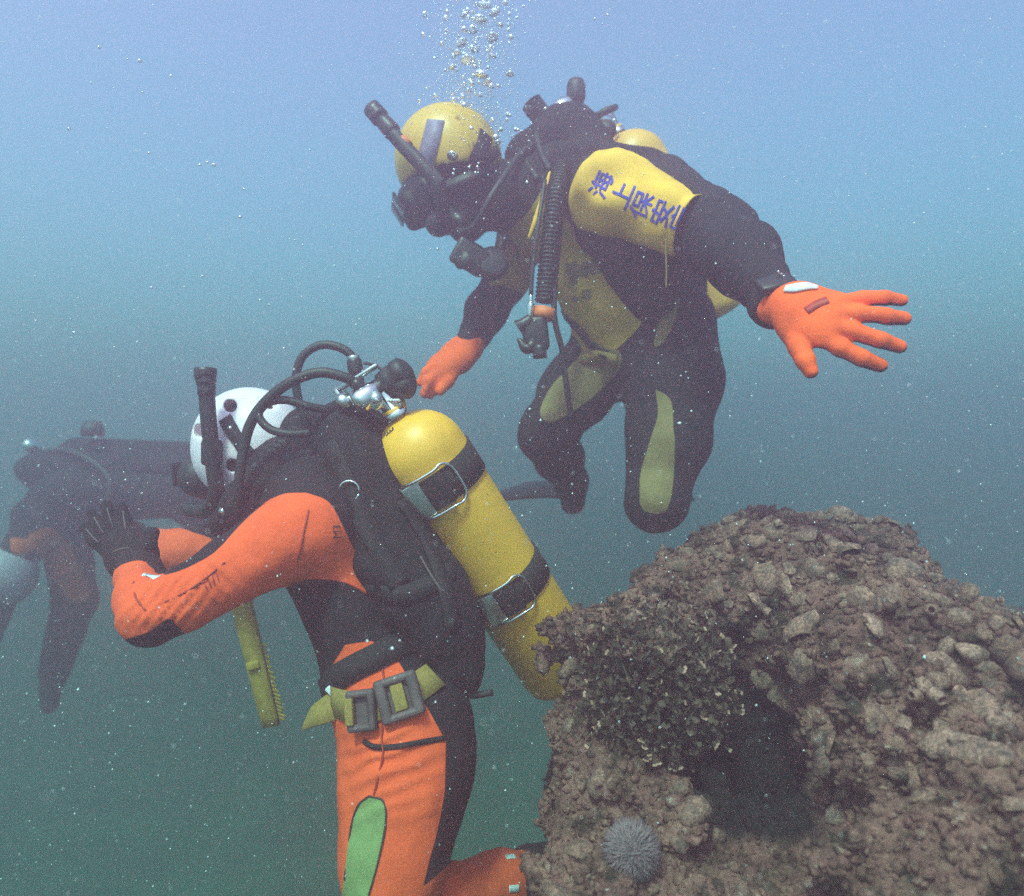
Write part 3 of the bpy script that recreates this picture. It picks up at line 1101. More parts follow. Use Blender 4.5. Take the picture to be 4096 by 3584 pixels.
    for k in range(3):
        part('button', obox(at(1556 + 6 * k, 548 + 4.5 * k, 1.128), wd, sid, nrm, (.0042, .0035, .012), .0012), M['chrome'], dc)

    # ---- far glove, fingers hanging
    g = Blob(at(890, 740, 1.78) - .13, at(890, 740, 1.78) + .13, .0035)
    pn2 = unit((-.5, -.8, .3))
    g.cone(at(938, 694, 1.80), at(918, 712, 1.79), .040, .044, k=.02, n=pn2, s=.8)
    g.cone(at(918, 710, 1.79), at(880, 738, 1.765), .044, .042, k=.02, n=pn2, s=.6)
    for pts, rad in (([(872, 730, 1.76), (853, 745, 1.745), (840, 765, 1.745)], [.0135, .013, .0105]),
                     ([(876, 742, 1.755), (858, 762, 1.735), (848, 788, 1.735)], [.0135, .0135, .0105]),
                     ([(884, 748, 1.76), (868, 768, 1.745), (861, 790, 1.745)], [.0135, .013, .010]),
                     ([(890, 742, 1.79), (878, 765, 1.79), (872, 784, 1.795)], [.013, .0125, .010]),
                     ([(912, 735, 1.765), (897, 762, 1.745), (880, 783, 1.735)], [.018, .015, .011])):
        g.chain([at(*q) for q in pts], rad, k=.006)
    g.noise([(.001, .02, 8)])
    part('glove', g.mesh(1), M['orange_cloth'], A)

    # ---- buoyancy vest
    vb = Blob((-.05, 1.45, -.05), (.75, 2.2, .95), .0065)
    vb.cone(at(1165, 345, 1.86), at(1330, 545, 1.86), .150, .135, k=.05, n=nin, s=.66)
    vb.cone(at(1170, 330, 1.70), at(1330, 360, 1.70), .055, .060, k=.05)
    vb.chain([at(1195, 480, 1.61), at(1255, 515, 1.60), at(1300, 590, 1.62), at(1310, 640, 1.66)], [.035, .060, .055, .035], k=.03)
    vb.cone(at(1130, 320, 1.66), at(1185, 450, 1.60), .04, .04, k=.03)
    vb.cone(at(1060, 315, 1.80), at(1130, 280, 1.82), .06, .09, k=.04)
    vb.noise([(.006, .06, 12), (.003, .025, 13)])
    VV, VQ = vb.mesh(1)
    vest = part('buoyancy_vest', (VV, VQ), M['neoprene'], A)
    hose = part('inflator_hose', corrugated([at(1125, 335, 1.62), at(1112, 400, 1.58), at(1100, 500, 1.57), at(1090, 605, 1.57)], .0215, .0022, .009), M['rubber'], vest)
    part('power_inflator', obox(at(1071, 668, 1.56), unit((1, 0, .12)), (0, 1, 0), unit((-.12, 0, 1)), (.055, .036, .075), .012, 3), M['plastic'], vest)
    part('mouthpiece', tube([at(1062, 640, 1.555), at(1044, 650, 1.55), at(1036, 655, 1.55)], [.014, .013, .017], 12, 4), M['plastic'], vest)
    part('mouthpiece', tube([at(1066, 690, 1.555), at(1052, 697, 1.55), at(1040, 682, 1.55), at(1034, 678, 1.55)], [.016, .012, .006, .002], 10, 4), M['plastic'], vest)
    part('button', tube([at(1078, 690, 1.545), at(1080, 716, 1.545)], [.014, .015], 12, 3), M['plastic'], vest)
    part('hose_band', tube([at(1090, 617, 1.568), at(1086, 638, 1.567)], .0245, 16, 2), M['orange_tape'], vest)
    cq = part('hose_connector', tube([at(1062, 588, 1.555), at(1062, 606, 1.555), at(1062, 607, 1.555), at(1060, 630, 1.555), at(1060, 640, 1.555)], [.004, .0045, .0075, .0065, .004], 10, 3), M['chrome'], vest)
    part('hose', tube([at(1090, 360, 1.60), at(1078, 440, 1.56), at(1066, 530, 1.555), at(1062, 590, 1.555)], .005, 8), M['rubber'], vest)
    P = [at(1100, 345, 1.625), at(1088, 390, 1.60), at(1072, 440, 1.60), at(1058, 478, 1.61)]
    part('piping', ribbon(P, [(-.2, -1, 0)] * 4, [.004, .012, .012, .006], .003), M['yellow_cloth'], vest)
    part('gauge_hose', tube([at(1118, 470, 1.57), at(1108, 620, 1.56), at(1124, 700, 1.57), at(1134, 780, 1.58), at(1142, 835, 1.60)], .0062, 8), M['rubber'], vest)
    P, N = dr([(1128, 628), (1155, 655), (1185, 690), (1215, 710)])
    part('harness_strap', ribbon(P, N, .026, .004), M['nylon'], vest)
    P, N = dr([(1160, 715), (1200, 712), (1235, 722)])
    part('harness_strap', ribbon(P, N, [.03, .036, .03], .004), M['olive'], vest)
    P, N = dr([(1012, 482), (1022, 505), (1034, 530), (1050, 560)])
    part('chest_tab', ribbon(P, N, [.02, .028, .012, .006], .006), M['yellow_soft'], vest)
    # ---- fin on the far foot
    f0 = at(1146, 985, 2.11)
    P = [f0, at(1110, 985, 2.15), at(1060, 985, 2.25), at(1005, 988, 2.40)]
    part('fin', ribbon(P, [(-.1, -.35, 1)] * 4, [.09, .10, .17, .20], .012), M['rubber'], A)
    P = [at(1328, 985, 2.12), at(1330, 1000, 2.25), at(1330, 1005, 2.5)]
    part('fin', ribbon(P, [(0, .2, 1)] * 3, [.09, .15, .20], .012), M['rubber'], A)
    return A, dr

DA, drapeA = diver_yellow()

def scuba_yellow():
    base = at(1430, 640, 1.93)
    S = thing('scuba_tank', 'amber yellow scuba tank strapped to the back of the yellow helmeted diver', 'scuba tank', base)
    top = at(1232, 262, 1.93)
    d = unit(top - base); R = .090; L = np.linalg.norm(top - base) - .01
    cyl = part('cylinder', lathe(base, d, tank_profile(R, L), 48), M['tank_amber'], S)
    part('strap', band(base, d, L * .42, .05, R), M['nylon'], cyl)
    v0 = base + d * L
    val = part('valve', merge(lathe(v0, d, [(0, .022), (.012, .022), (.014, .016), (.06, .016), (.062, .001)], 20),
                              tube([v0 + d * .04, at(1165, 235, 1.90), at(1130, 225, 1.86)], [.016, .018, .016], 14, 4)), M['chrome'], S)
    part('knob', lathe(at(1152, 196, 1.84), unit((0, 0, 1)), [(-.012, .001), (-.012, .020), (.0, .024), (.030, .024), (.044, .019), (.046, .001)], 14), M['rubber'], val)
    part('valve_stem', lathe(at(1152, 232, 1.84), unit((0, 0, 1)), [(-.01, .012), (.02, .012), (.034, .009), (.034, .001)], 14), M['chrome'], val)
    reg = part('first_stage', merge(lathe(at(1100, 240, 1.83), unit(at(1150, 200, 1.83) - at(1100, 240, 1.83)), [(0, .001), (0, .022), (.012, .027), (.04, .030), (.062, .025), (.074, .014), (.076, .001)], 24),
                                    lathe(at(1128, 262, 1.83), (0, 0, 1), [(-.04, .001), (-.04, .02), (0, .022), (.012, .018), (.014, .001)], 18)), M['chrome'], S)
    part('regulator_cap', corrugated([at(1062, 205, 1.83), at(1075, 222, 1.83), at(1088, 238, 1.83)], .026, .0022, .007), M['rubber'], S)
    part('regulator_cap', lathe(at(1052, 222, 1.82), unit((1, .1, .3)), [(0, .001), (0, .014), (.014, .016), (.02, .012), (.02, .001)], 14), M['rubber'], S)
    hoses = [
        ([at(1150, 235, 1.86), at(1190, 232, 1.84), at(1212, 222, 1.83), at(1232, 214, 1.85)], [.008, .009, .010, .008]),
        ([at(1140, 255, 1.83), at(1190, 250, 1.80), at(1222, 262, 1.80), at(1205, 295, 1.76), at(1150, 320, 1.68), at(1110, 400, 1.62)], .0085),
        ([at(1090, 255, 1.83), at(1060, 270, 1.79), at(1048, 310, 1.74), at(1075, 360, 1.66)], .0085),
        ([at(1110, 270, 1.83), at(1062, 320, 1.90), at(1030, 420, 1.94), at(1000, 510, 1.83), at(975, 535, 1.74)], .0075),
        ([at(1105, 265, 1.84), at(1085, 240, 1.82), at(1072, 250, 1.78), at(1080, 300, 1.70), at(1100, 340, 1.64)], .0075),
        ([at(1120, 270, 1.83), at(1050, 300, 1.72), at(990, 380, 1.62), at(945, 455, 1.64), at(905, 462, 1.68)], .0075),
    ]
    for p, r in hoses:
        part('hose', tube(p, r, 10), M['rubber'], S)
    part('hose_knob', lathe(at(1212, 262, 1.79), unit((.2, -1, .1)), [(-.02, .001), (-.02, .02), (0, .025), (.016, .022), (.02, .001)], 18), M['rubber'], S)
    # mouth regulator and spare regulator
    def second(c, fwd, up_, r, name):
        s = unit(np.cross(fwd, up_)); up_ = np.cross(s, fwd)
        bl = Blob(c - .09, c + .09, .004)
        bl.cone(c - fwd * .016, c + fwd * .018, r, r * .92, k=.006)
        bl.cone(c - fwd * .016 - up_ * .02 - s * .03, c - fwd * .016 - up_ * .02 + s * .03, .018, .018, k=.012)
        o = part(name, bl.mesh(1), M['plastic'], S)
        part('purge_cover', lathe(c + fwd * .02, fwd, [(0, r * .8), (.006, r * .78), (.009, r * .55), (.009, .001)], 24), M['rubber'], o)
        return o
    second(at(888, 440, 1.70), unit((-.62, -.45, -.55)), (0, 0, 1), .034, 'mouth_regulator')
    oc = part('spare_regulator', obox(at(943, 514, 1.68), unit((.86, .2, -.48)), (0.1, .97, .2), unit((.48, 0, .86)), (.082, .055, .066), .010, 3), M['plastic'], S)
    part('purge_cover', lathe(at(925, 520, 1.655), unit((-.5, -.8, .1)), [(0, .022), (.006, .02), (.008, .001)], 20), M['rubber'], oc)
    part('pressure_gauge', lathe(at(985, 527, 1.68), unit((.15, -1, .1)), [(-.015, .001), (-.015, .036), (0, .040), (.014, .036), (.017, .026), (.017, .001)], 28), M['plastic'], S)
    return S
scuba_yellow()

# ------------------------------------------------------------------ diver in orange
def diver_orange():
    A = thing('person', 'diver in orange and black wetsuit with white helmet, raising one black gloved hand', 'diver', at(800, 1430, 1.3))
    b = Blob((-.95, .95, -1.02), (.30, 1.98, .12), .0055)
    ax = unit(at(790, 1400, 1.30) - at(660, 1030, 1.36))
    nin = unit(np.cross(ax, (-.15, 1, 0)))
    b.cone(at(668, 1075, 1.36), at(715, 1200, 1.34), .175, .150, k=.05, n=nin, s=.62)
    b.cone(at(715, 1200, 1.34), at(775, 1370, 1.31), .145, .138, k=.05, n=nin, s=.62)
    b.cone(at(775, 1370, 1.31), at(812, 1450, 1.29), .140, .150, k=.05, n=nin, s=.74)
    b.cone(at(625, 1050, 1.22), at(575, 1060, 1.52), .072, .075, k=.06)
    b.cone(at(575, 945, 1.43), at(630, 1010, 1.40), .07, .09, k=.05)
    # head in its hood
    b.ell(at(510, 895, 1.50), (.088, .088, .105), k=.03)
    b.cone(at(500, 930, 1.50), at(470, 960, 1.50), .065, .04, k=.04)
    b.cone(at(525, 930, 1.48), at(590, 980, 1.43), .068, .08, k=.04)
    # near arm, bent, forearm pointing away and up
    b.chain([at(622, 1065, 1.21), at(545, 1095, 1.17), at(450, 1150, 1.13), at(375, 1198, 1.10), at(300, 1228, 1.085)],
            [.066, .058, .047, .042, .042], k=.03)
    b.chain([at(300, 1228, 1.085), at(290, 1200, 1.14), at(278, 1150, 1.25), at(272, 1128, 1.29)], [.043, .042, .036, .030], k=.022)
    # far arm
    b.chain([at(575, 1060, 1.52), at(450, 1095, 1.60), at(345, 1105, 1.66)], [.068, .055, .046], k=.03)
    b.chain([at(345, 1105, 1.66), at(250, 1080, 1.72), at(170, 1060, 1.76)], [.046, .042, .032], k=.03)
    # near leg
    b.chain([at(818, 1450, 1.225), at(810, 1560, 1.20), at(790, 1700, 1.16), at(768, 1890, 1.11)], [.102, .096, .078, .062], k=.05)
    b.chain([at(768, 1890, 1.11), at(880, 1815, 1.22), at(1000, 1772, 1.33), at(1100, 1750, 1.42)], [.062, .062, .054, .044], k=.03)
    b.cone(at(1100, 1750, 1.42), at(1165, 1745, 1.47), .044, .034, k=.03)
    # far leg
    b.chain([at(820, 1445, 1.38), at(800, 1620, 1.40), at(760, 1880, 1.42)], [.10, .085, .064], k=.05)
    b.chain([at(760, 1880, 1.42), at(980, 1850, 1.6), at(1100, 1850, 1.72)], [.062, .058, .042], k=.03)
    # folds of the suit
    b.noise([(.0030, .05, 41), (.0018, .02, 42)])
    V, Q = b.mesh(2)
    # creases inside the elbow
    u, v, d = proj(V)
    for (cu, cv, du, dv, amp, wl, rad) in ((330, 1195, .8, .6, .0035, 20, 60), (430, 1150, .75, -.66, .0022, 26, 55), (765, 1520, .35, .94, .003, 34, 70)):
        s = (u - cu) * du + (v - cv) * dv
        g_ = np.exp(-((u - cu) ** 2 + (v - cv) ** 2) / (2 * rad ** 2)) * (d < 1.33)
        V[:, 1] += amp * np.sin(2 * math.pi * s / wl + 2 * vnoise(V, .03, 50)) * g_
    body = part('body', (V, Q), suit('orange_black_wetsuit', (.013, .011, .015),
                [('panel_orange', ORANGE), ('panel_black', (.013, .011, .015)), ('panel_green', (.22, .29, .11))]), A)
    arm = bez([(612, 985), (660, 1005), (690, 1060), (725, 1130), (790, 1222), (740, 1192), (690, 1164), (635, 1157), (580, 1172), (510, 1220), (385, 1300), (300, 1300), (225, 1290), (215, 1160), (280, 1120), (330, 1150), (420, 1110), (500, 1030), (560, 990)], 4)
    pa = np.where(d < 1.36, poly_sd(u, v, arm), -40)
    far = poly_sd(u, v, bez([(318, 1040), (400, 1070), (436, 1092), (438, 1150), (360, 1180), (312, 1150)], 3))
    pa = np.maximum(pa, np.where(d > 1.5, far, -40))
    hip = [(664, 1335), (690, 1290), (745, 1282), (792, 1318), (845, 1400), (892, 1482), (890, 1580), (872, 1680), (845, 1775), (900, 1725), (960, 1695), (1049, 1670), (1060, 1960), (500, 1960), (600, 1700), (640, 1500), (620, 1420)]
    pa = np.maximum(pa, poly_sd(u, v, hip))
    wb = 2 * vnoise(V, .05, 51)
    add_attr(body, 'panel_orange', pa + wb)
    pad = bez([(215, 1290), (262, 1277), (300, 1262), (330, 1238), (345, 1240), (372, 1272), (390, 1292), (330, 1345), (230, 1350)], 3)
    nk = poly_sd(u, v, [(560, 940), (640, 1000), (590, 1030), (500, 1010)])
    gap = poly_sd(u, v, [(655, 1345), (745, 1300), (790, 1316), (700, 1352), (662, 1378)])
    add_attr(body, 'panel_black', np.maximum(np.where(d < 1.3, poly_sd(u, v, pad), -40), gap) + wb)
    green = bez([(738, 1592), (766, 1600), (773, 1640), (758, 1720), (738, 1792), (730, 1880), (680, 1880), (688, 1760), (700, 1660), (715, 1612)], 3)
    add_attr(body, 'panel_green', np.where(d < 1.3, poly_sd(u, v, green), -40))
    dr = Drape(V, Q)
    for uv in ([(617, 1020), (608, 1060), (597, 1110), (583, 1168)],
               [(385, 1298), (450, 1258), (520, 1212), (580, 1172), (632, 1157), (690, 1165), (740, 1192), (782, 1216)],
               [(770, 1298), (765, 1330), (768, 1360)], [(765, 1440), (764, 1480), (766, 1510), (755, 1560), (748, 1590)],
               [(450, 1125), (390, 1172), (330, 1205)],
               [(738, 1592), (716, 1612), (702, 1660), (690, 1760)], [(740, 1592), (766, 1602), (772, 1642), (757, 1722), (738, 1790)],
               [(268, 1165), (272, 1195), (292, 1222)]):
        P, N = dr(uv)
        part('seam', tube(P + N * .0009, .0016, 6, 8), M['black_print'] if uv[0][0] > 700 and uv[0][1] > 1580 else M['red_patch'], body)
    P, N = dr([(728, 1482), (748, 1492), (790, 1494), (840, 1484), (888, 1476)])
    part('hem', ribbon(P, N, .008, .003, .0), M['nylon'], body)
    # printed marks
    gv, gf = letters('MN')
    for (cu, cv, ang, px, txt) in ((672, 1062, -92, 22, 'M3'), (422, 1160, -32, 34, '////')):
        gv, gf = letters(txt)
        gv = gv - gv.mean(0)
        ca, sa = math.cos(math.radians(ang)), math.sin(math.radians(ang))
        uv = [(cu + px * (x_ * ca + y_ * sa), cv + px * (x_ * sa - y_ * ca)) for x_, y_, _ in gv]
        P, N = dr(uv)
        part('lettering', (P + N * .0012, gf), M['black_print'] if txt[0] == 'M' else M['red_patch'], body, smooth=False)
    P, N = dr([(285, 1150), (300, 1152), (315, 1156)])
    part('patch', ribbon(P, N, .012, .001, .0006), M['pale_label'], body)

    # ---- white helmet
    c = at(500, 890, 1.50)
    up = unit((-.10, -.05, 1)); fw = unit((-.9, .42, 0)); fw = unit(fw - (fw @ up) * up); sd_ = np.cross(fw, up)
    h = Blob(c - .17, c + .17, .0042)
    h.ell(c, (.122, .104, .118), (fw, sd_, up), k=.01)
    h.cone(c - up * .03 - fw * .0, c - up * .085 - fw * .01, .098, .085, k=.03)
    h.half(c - up * .115, -up, k=.01)
    h.ell(c - up * .03, (.106, .09, .104), (fw, sd_, up), k=.006, cut=True)
    h.cone(c - up * .05, c - up * .2, .085, .085, k=.01, cut=True)
    h.cone(c - up * .16 + fw * .02, c - up * .02 + fw * .15, .075, .07, k=.02, cut=True)
    for hu, hv in ((461, 812), (466, 930), (540, 806), (402, 862)):
        p_ = at(hu, hv, 1.40); q_ = at(hu, hv, 1.46)
        h.cone(p_, q_, .0125, .0125, k=.004, cut=True)
    HV, HQ = h.mesh(1)
    hel = part('helmet', (HV, HQ), M['white_shell'], A)
    hd = Drape(HV, HQ)
    for hu, hv in ((461, 812), (466, 930), (540, 806)):
        P, N = hd([(hu, hv)])
        part('vent_liner', lathe(P[0] - N[0] * .004, N[0], [(0, .0145), (.0015, .0145), (.0015, .001)], 16), M['black_print'], hel)
    P, N = hd([(452, 838), (463, 858), (480, 884), (497, 910)])
    st = part('strap', ribbon(P, N, [.026, .027, .022, .03], .004, .003), M['nylon'], hel)
    part('rivet', lathe(P[1] + N[1] * .007, N[1], [(0, .005), (.002, .0045), (.003, .001)], 12), M['chrome'], st)
    # ---- mask
    mb = Blob(c + fw * .10 - .13, c + fw * .10 + .13, .0045)
    mc = c + fw * .105 - up * .055
    mb.ell(mc, (.045, .08, .055), (fw, sd_, up), k=.01)
    mb.cone(mc + fw * .03 - sd_ * .03, mc + fw * .03 + sd_ * .03, .04, .04, k=.015, n=fw, s=.5)
    mask = part('mask', mb.mesh(1), M['rubber'], A)
    for s in (-1, 1):
        part('lens', obox(mc + fw * .056 + sd_ * .036 * s + up * .01, sd_, up, fw, (.056, .05, .006), .012, 3), M['glass'], mask)
    # ---- snorkel
    snk = part('snorkel', tube([at(412, 760, 1.36), at(417, 840, 1.365), at(428, 940, 1.38), at(432, 985, 1.39), at(415, 1020, 1.42), at(380, 1020, 1.47)], .0145, 14), M['rubber'], A)
    part('snorkel_top', tube([at(411, 736, 1.36), at(411, 752, 1.36), at(411.3, 753, 1.36), at(413, 768, 1.36), at(413, 769, 1.36), at(414, 790, 1.36)], [.020, .0205, .018, .018, .0165, .0165], 16, 3), M['plastic'], snk)
    part('snorkel_clip', obox(at(424, 905, 1.385), (1, 0, 0), (0, 1, 0), (0, 0, 1), (.036, .03, .05), .008), M['rubber'], snk)

    # ---- black glove, palm open, fingers spread
    g = Blob(at(245, 1090, 1.33) - np.array([.13, .14, .14]), at(245, 1090, 1.33) + np.array([.13, .14, .14]), .003)
    pn = unit((.1, -1, .2))
    g.cone(at(272, 1132, 1.285), at(262, 1112, 1.31), .034, .036, k=.015, n=pn, s=.8)
    g.cone(at(262, 1118, 1.30), at(228, 1082, 1.33), .040, .030, k=.02, n=pn, s=.55)
    g.cone(at(272, 1112, 1.30), at(254, 1074, 1.33), .034, .028, k=.02, n=pn, s=.55)
    for pts, rad in (([(215, 1100, 1.32), (192, 1082, 1.32), (168, 1054, 1.325)], [.0135, .0125, .009]),
                     ([(218, 1086, 1.33), (203, 1060, 1.33), (184, 1028, 1.335)], [.0135, .013, .0095]),
                     ([(236, 1078, 1.33), (224, 1048, 1.33), (212, 1010, 1.335)], [.0135, .013, .0095]),
                     ([(254, 1078, 1.33), (250, 1048, 1.33), (244, 1014, 1.335)], [.0135, .0125, .009]),
                     ([(278, 1112, 1.30), (296, 1092, 1.29), (308, 1064, 1.30)], [.0165, .015, .0105])):
        g.chain([at(*q) for q in pts], rad, k=.006)
    g.noise([(.0014, .014, 61)])
    GV, GQ = g.mesh(1)
    gl = part('glove', (GV, GQ), M['neoprene'], A)
    gd = Drape(GV, GQ)
    for uv in ([(198, 1086), (184, 1072), (172, 1058)], [(208, 1068), (197, 1050), (188, 1034)], [(228, 1058), (220, 1036), (214, 1016)], [(252, 1060), (248, 1038), (246, 1022)],
               [(225, 1105), (243, 1098), (262, 1096)], [(232, 1118), (250, 1110), (268, 1108)]):
        P, N = gd(uv)
        part('glove_ridge', tube(P + N * .0006, .0017, 6, 4), M['lead'], gl)
    part('cuff', lathe(at(276, 1142, 1.268), unit(at(268, 1118, 1.305) - at(276, 1142, 1.268)), [(-.012, .025), (-.012, .035), (.012, .036), (.03, .034), (.03, .025)], 26), M['neoprene'], A)
    # ---- boot
    bb = Blob(at(1120, 1750, 1.44) - .16, at(1120, 1750, 1.44) + .16, .006)
    bb.chain([at(1062, 1755, 1.385), at(1105, 1750, 1.425), at(1170, 1745, 1.47)], [.058, .054, .044], k=.02)
    bb.half(at(1050, 1755, 1.375), unit(at(1000, 1772, 1.33) - at(1100, 1750, 1.42)), k=.006)
    part('boot', bb.mesh(1), M['neoprene'], A)
    for uv in ([(1012, 1715), (1020, 1714), (1030, 1713)], [(1018, 1778), (1028, 1777), (1038, 1776)]):
        P, N = dr(uv)
        part('patch', ribbon(P, N, .011, .001, .0006), M['pale_label'], body)

    # ---- buoyancy vest: air cell on the back, collar and shoulder straps
    vb = Blob((-.62, 1.0, -.62), (.22, 1.62, .16), .006)
    back = unit(np.cross(ax, (0, 1, 0)));
    if back[0] < 0:
        back = -back
    vb.cone(at(740, 960, 1.37), at(880, 1230, 1.33), .150, .140, k=.05, n=back, s=.50)
    vb.cone(at(700, 890, 1.38), at(760, 960, 1.36), .075, .09, k=.05)
    vb.chain([at(690, 862, 1.40), at(620, 868, 1.42), at(575, 930, 1.40)], [.048, .046, .035], k=.03)
    vb.chain([at(610, 880, 1.38), at(560, 955, 1.34), at(500, 1010, 1.33), at(450, 1045, 1.36)], [.035, .045, .042, .03], k=.03)
    vb.chain([at(655, 960, 1.30), at(690, 1040, 1.23), at(750, 1140, 1.21), at(800, 1220, 1.22)], [.035, .030, .030, .034], k=.03)
    vb.cone(at(850, 1200, 1.28), at(905, 1330, 1.27), .085, .05, k=.04)
    vb.noise([(.006, .06, 71), (.003, .022, 72)])
    VV, VQ = vb.mesh(1)
    vest = part('buoyancy_vest', (VV, VQ), M['neoprene'], A)
    vd = Drape(VV, VQ)
    for uv, wd_ in (([(660, 890), (690, 960), (725, 1040), (765, 1110), (800, 1170)], .036), ([(800, 1000), (850, 1080), (890, 1180), (905, 1260)], .028), ([(735, 1180), (800, 1190), (860, 1170), (905, 1140)], .03)):
        P, N = vd(uv)
        part('webbing', ribbon(P, N, wd_, .004, .001), M['nylon'], vest)
    P, N = vd([(838, 1115), (858, 1150), (882, 1185)])
    part('cord', tube(P + N * .006, .0022, 6), M['lead'], vest)
    P, N = vd([(700, 985)])
    part('ring', tube([P[0] + N[0] * .008 + .017 * np.array([math.cos(t), 0, math.sin(t)]) for t in np.linspace(0, 6.0, 11)], .002, 6, 3), M['steel'], vest)
    part('inflator_hose', corrugated([at(596, 866, 1.36), at(556, 905, 1.33), at(530, 950, 1.32), at(482, 1000, 1.33)], .017, .0026, .0098), M['rubber'], vest)
    part('dump_valve', lathe(at(682, 905, 1.275), unit((.1, -1, .2)), [(-.02, .001), (-.02, .026), (0, .028), (.004, .024), (.012, .022), (.014, .001)], 28), M['plastic'], vest)
    part('ring', tube([at(682 + 34 * math.cos(t), 905 + 34 * math.sin(t), 1.262) for t in np.linspace(.2, 2.6, 7)], .0016, 6, 4), M['steel'], vest)
    part('ring', lathe(at(664, 922, 1.255), unit((.1, -1, .1)), [(0, .007), (.002, .006), (.003, .001)], 12), M['pale_label'], vest)
    part('ring', lathe(at(446, 1022, 1.30), unit((-.2, -1, .4)), [(0, .009), (.004, .007), (.006, .001)], 14), M['chrome'], vest)
    P, N = dr([(648, 1385), (672, 1358), (705, 1338), (750, 1315), (800, 1290), (840, 1275)])
    part('waist_strap', ribbon(P, N, .042, .005, .001), M['nylon'], vest)
    part('crotch_strap', tube([at(985, 1385, 1.26), at(940, 1390, 1.25), at(905, 1370, 1.25)], .006, 8), M['rubber'], vest)
    part('buckle', tube([at(657, 1338, 1.21), at(660, 1352, 1.205), at(667, 1368, 1.205)], .0028, 8, 5), M['chrome'], vest)
    part('buckle', obox(at(664, 1385, 1.205), unit((1, 0, .9)), (0, 1, 0), unit((-.9, 0, 1)), (.012, .006, .024), .003), M['pale_label'], vest)

    # ---- weight belt
    P, N = dr([(668, 1400), (700, 1412), (735, 1415), (770, 1408), (810, 1392), (850, 1365), (868, 1352)])
    belt = part('weight_belt', ribbon(P, N, .046, .004, .002), M['olive'], A)
    tail = [at(694, 1402, 1.22), at(665, 1415, 1.20), at(635, 1432, 1.19), at(606, 1460, 1.185)]
    part('belt_tail', ribbon(tail, [(-.2, -1, .4), (-.2, -1, .5), (-.2, -1, .6), (-.2, -1, .6)], [.048, .046, .036, .002], .0035), M['olive'], belt)
    def weight(uc, vc, du, dv, w_, h_, slot):
        P, N = dr([(uc, vc)])
        n = unit(N[0] * .5 + np.array([.0, -1, .15])); e = unit(np.array([du, 0, -dv])); e = unit(e - (e @ n) * n); f = np.cross(n, e)
        c_ = P[0] + n * .014
        fr_ = merge(obox(c_ - e * w_ * .37, e, f, n, (w_ * .26, h_, .026), .006, 3), obox(c_ + e * w_ * .37, e, f, n, (w_ * .26, h_, .026), .006, 3),
                    obox(c_ + f * h_ * .40, e, f, n, (w_ * .98, h_ * .2, .024), .006, 3), obox(c_ - f * h_ * .40, e, f, n, (w_ * .98, h_ * .2, .024), .006, 3),
                    obox(c_ - n * .006, e, f, n, (w_ * .9, h_ * .9, .012), .002))
        o = part('lead_weight', fr_, M['lead'], belt, smooth=False)
        return c_, e, f, n
    c_, e, f, n = weight(800, 1394, .95, -.32, .068, .068, True)
    part('belt_loop', obox(c_ + n * .0045, e, f, n, (.020, .040, .012), .002), M['olive'], belt)
    c_, e, f, n = weight(731, 1419, .98, -.12, .046, .062, False)
    part('belt_loop', obox(c_ - e * .017 + n * .010, e, f, n, (.013, .040, .012), .002), M['olive'], belt)
    return A, dr
DB, drapeB = diver_orange()

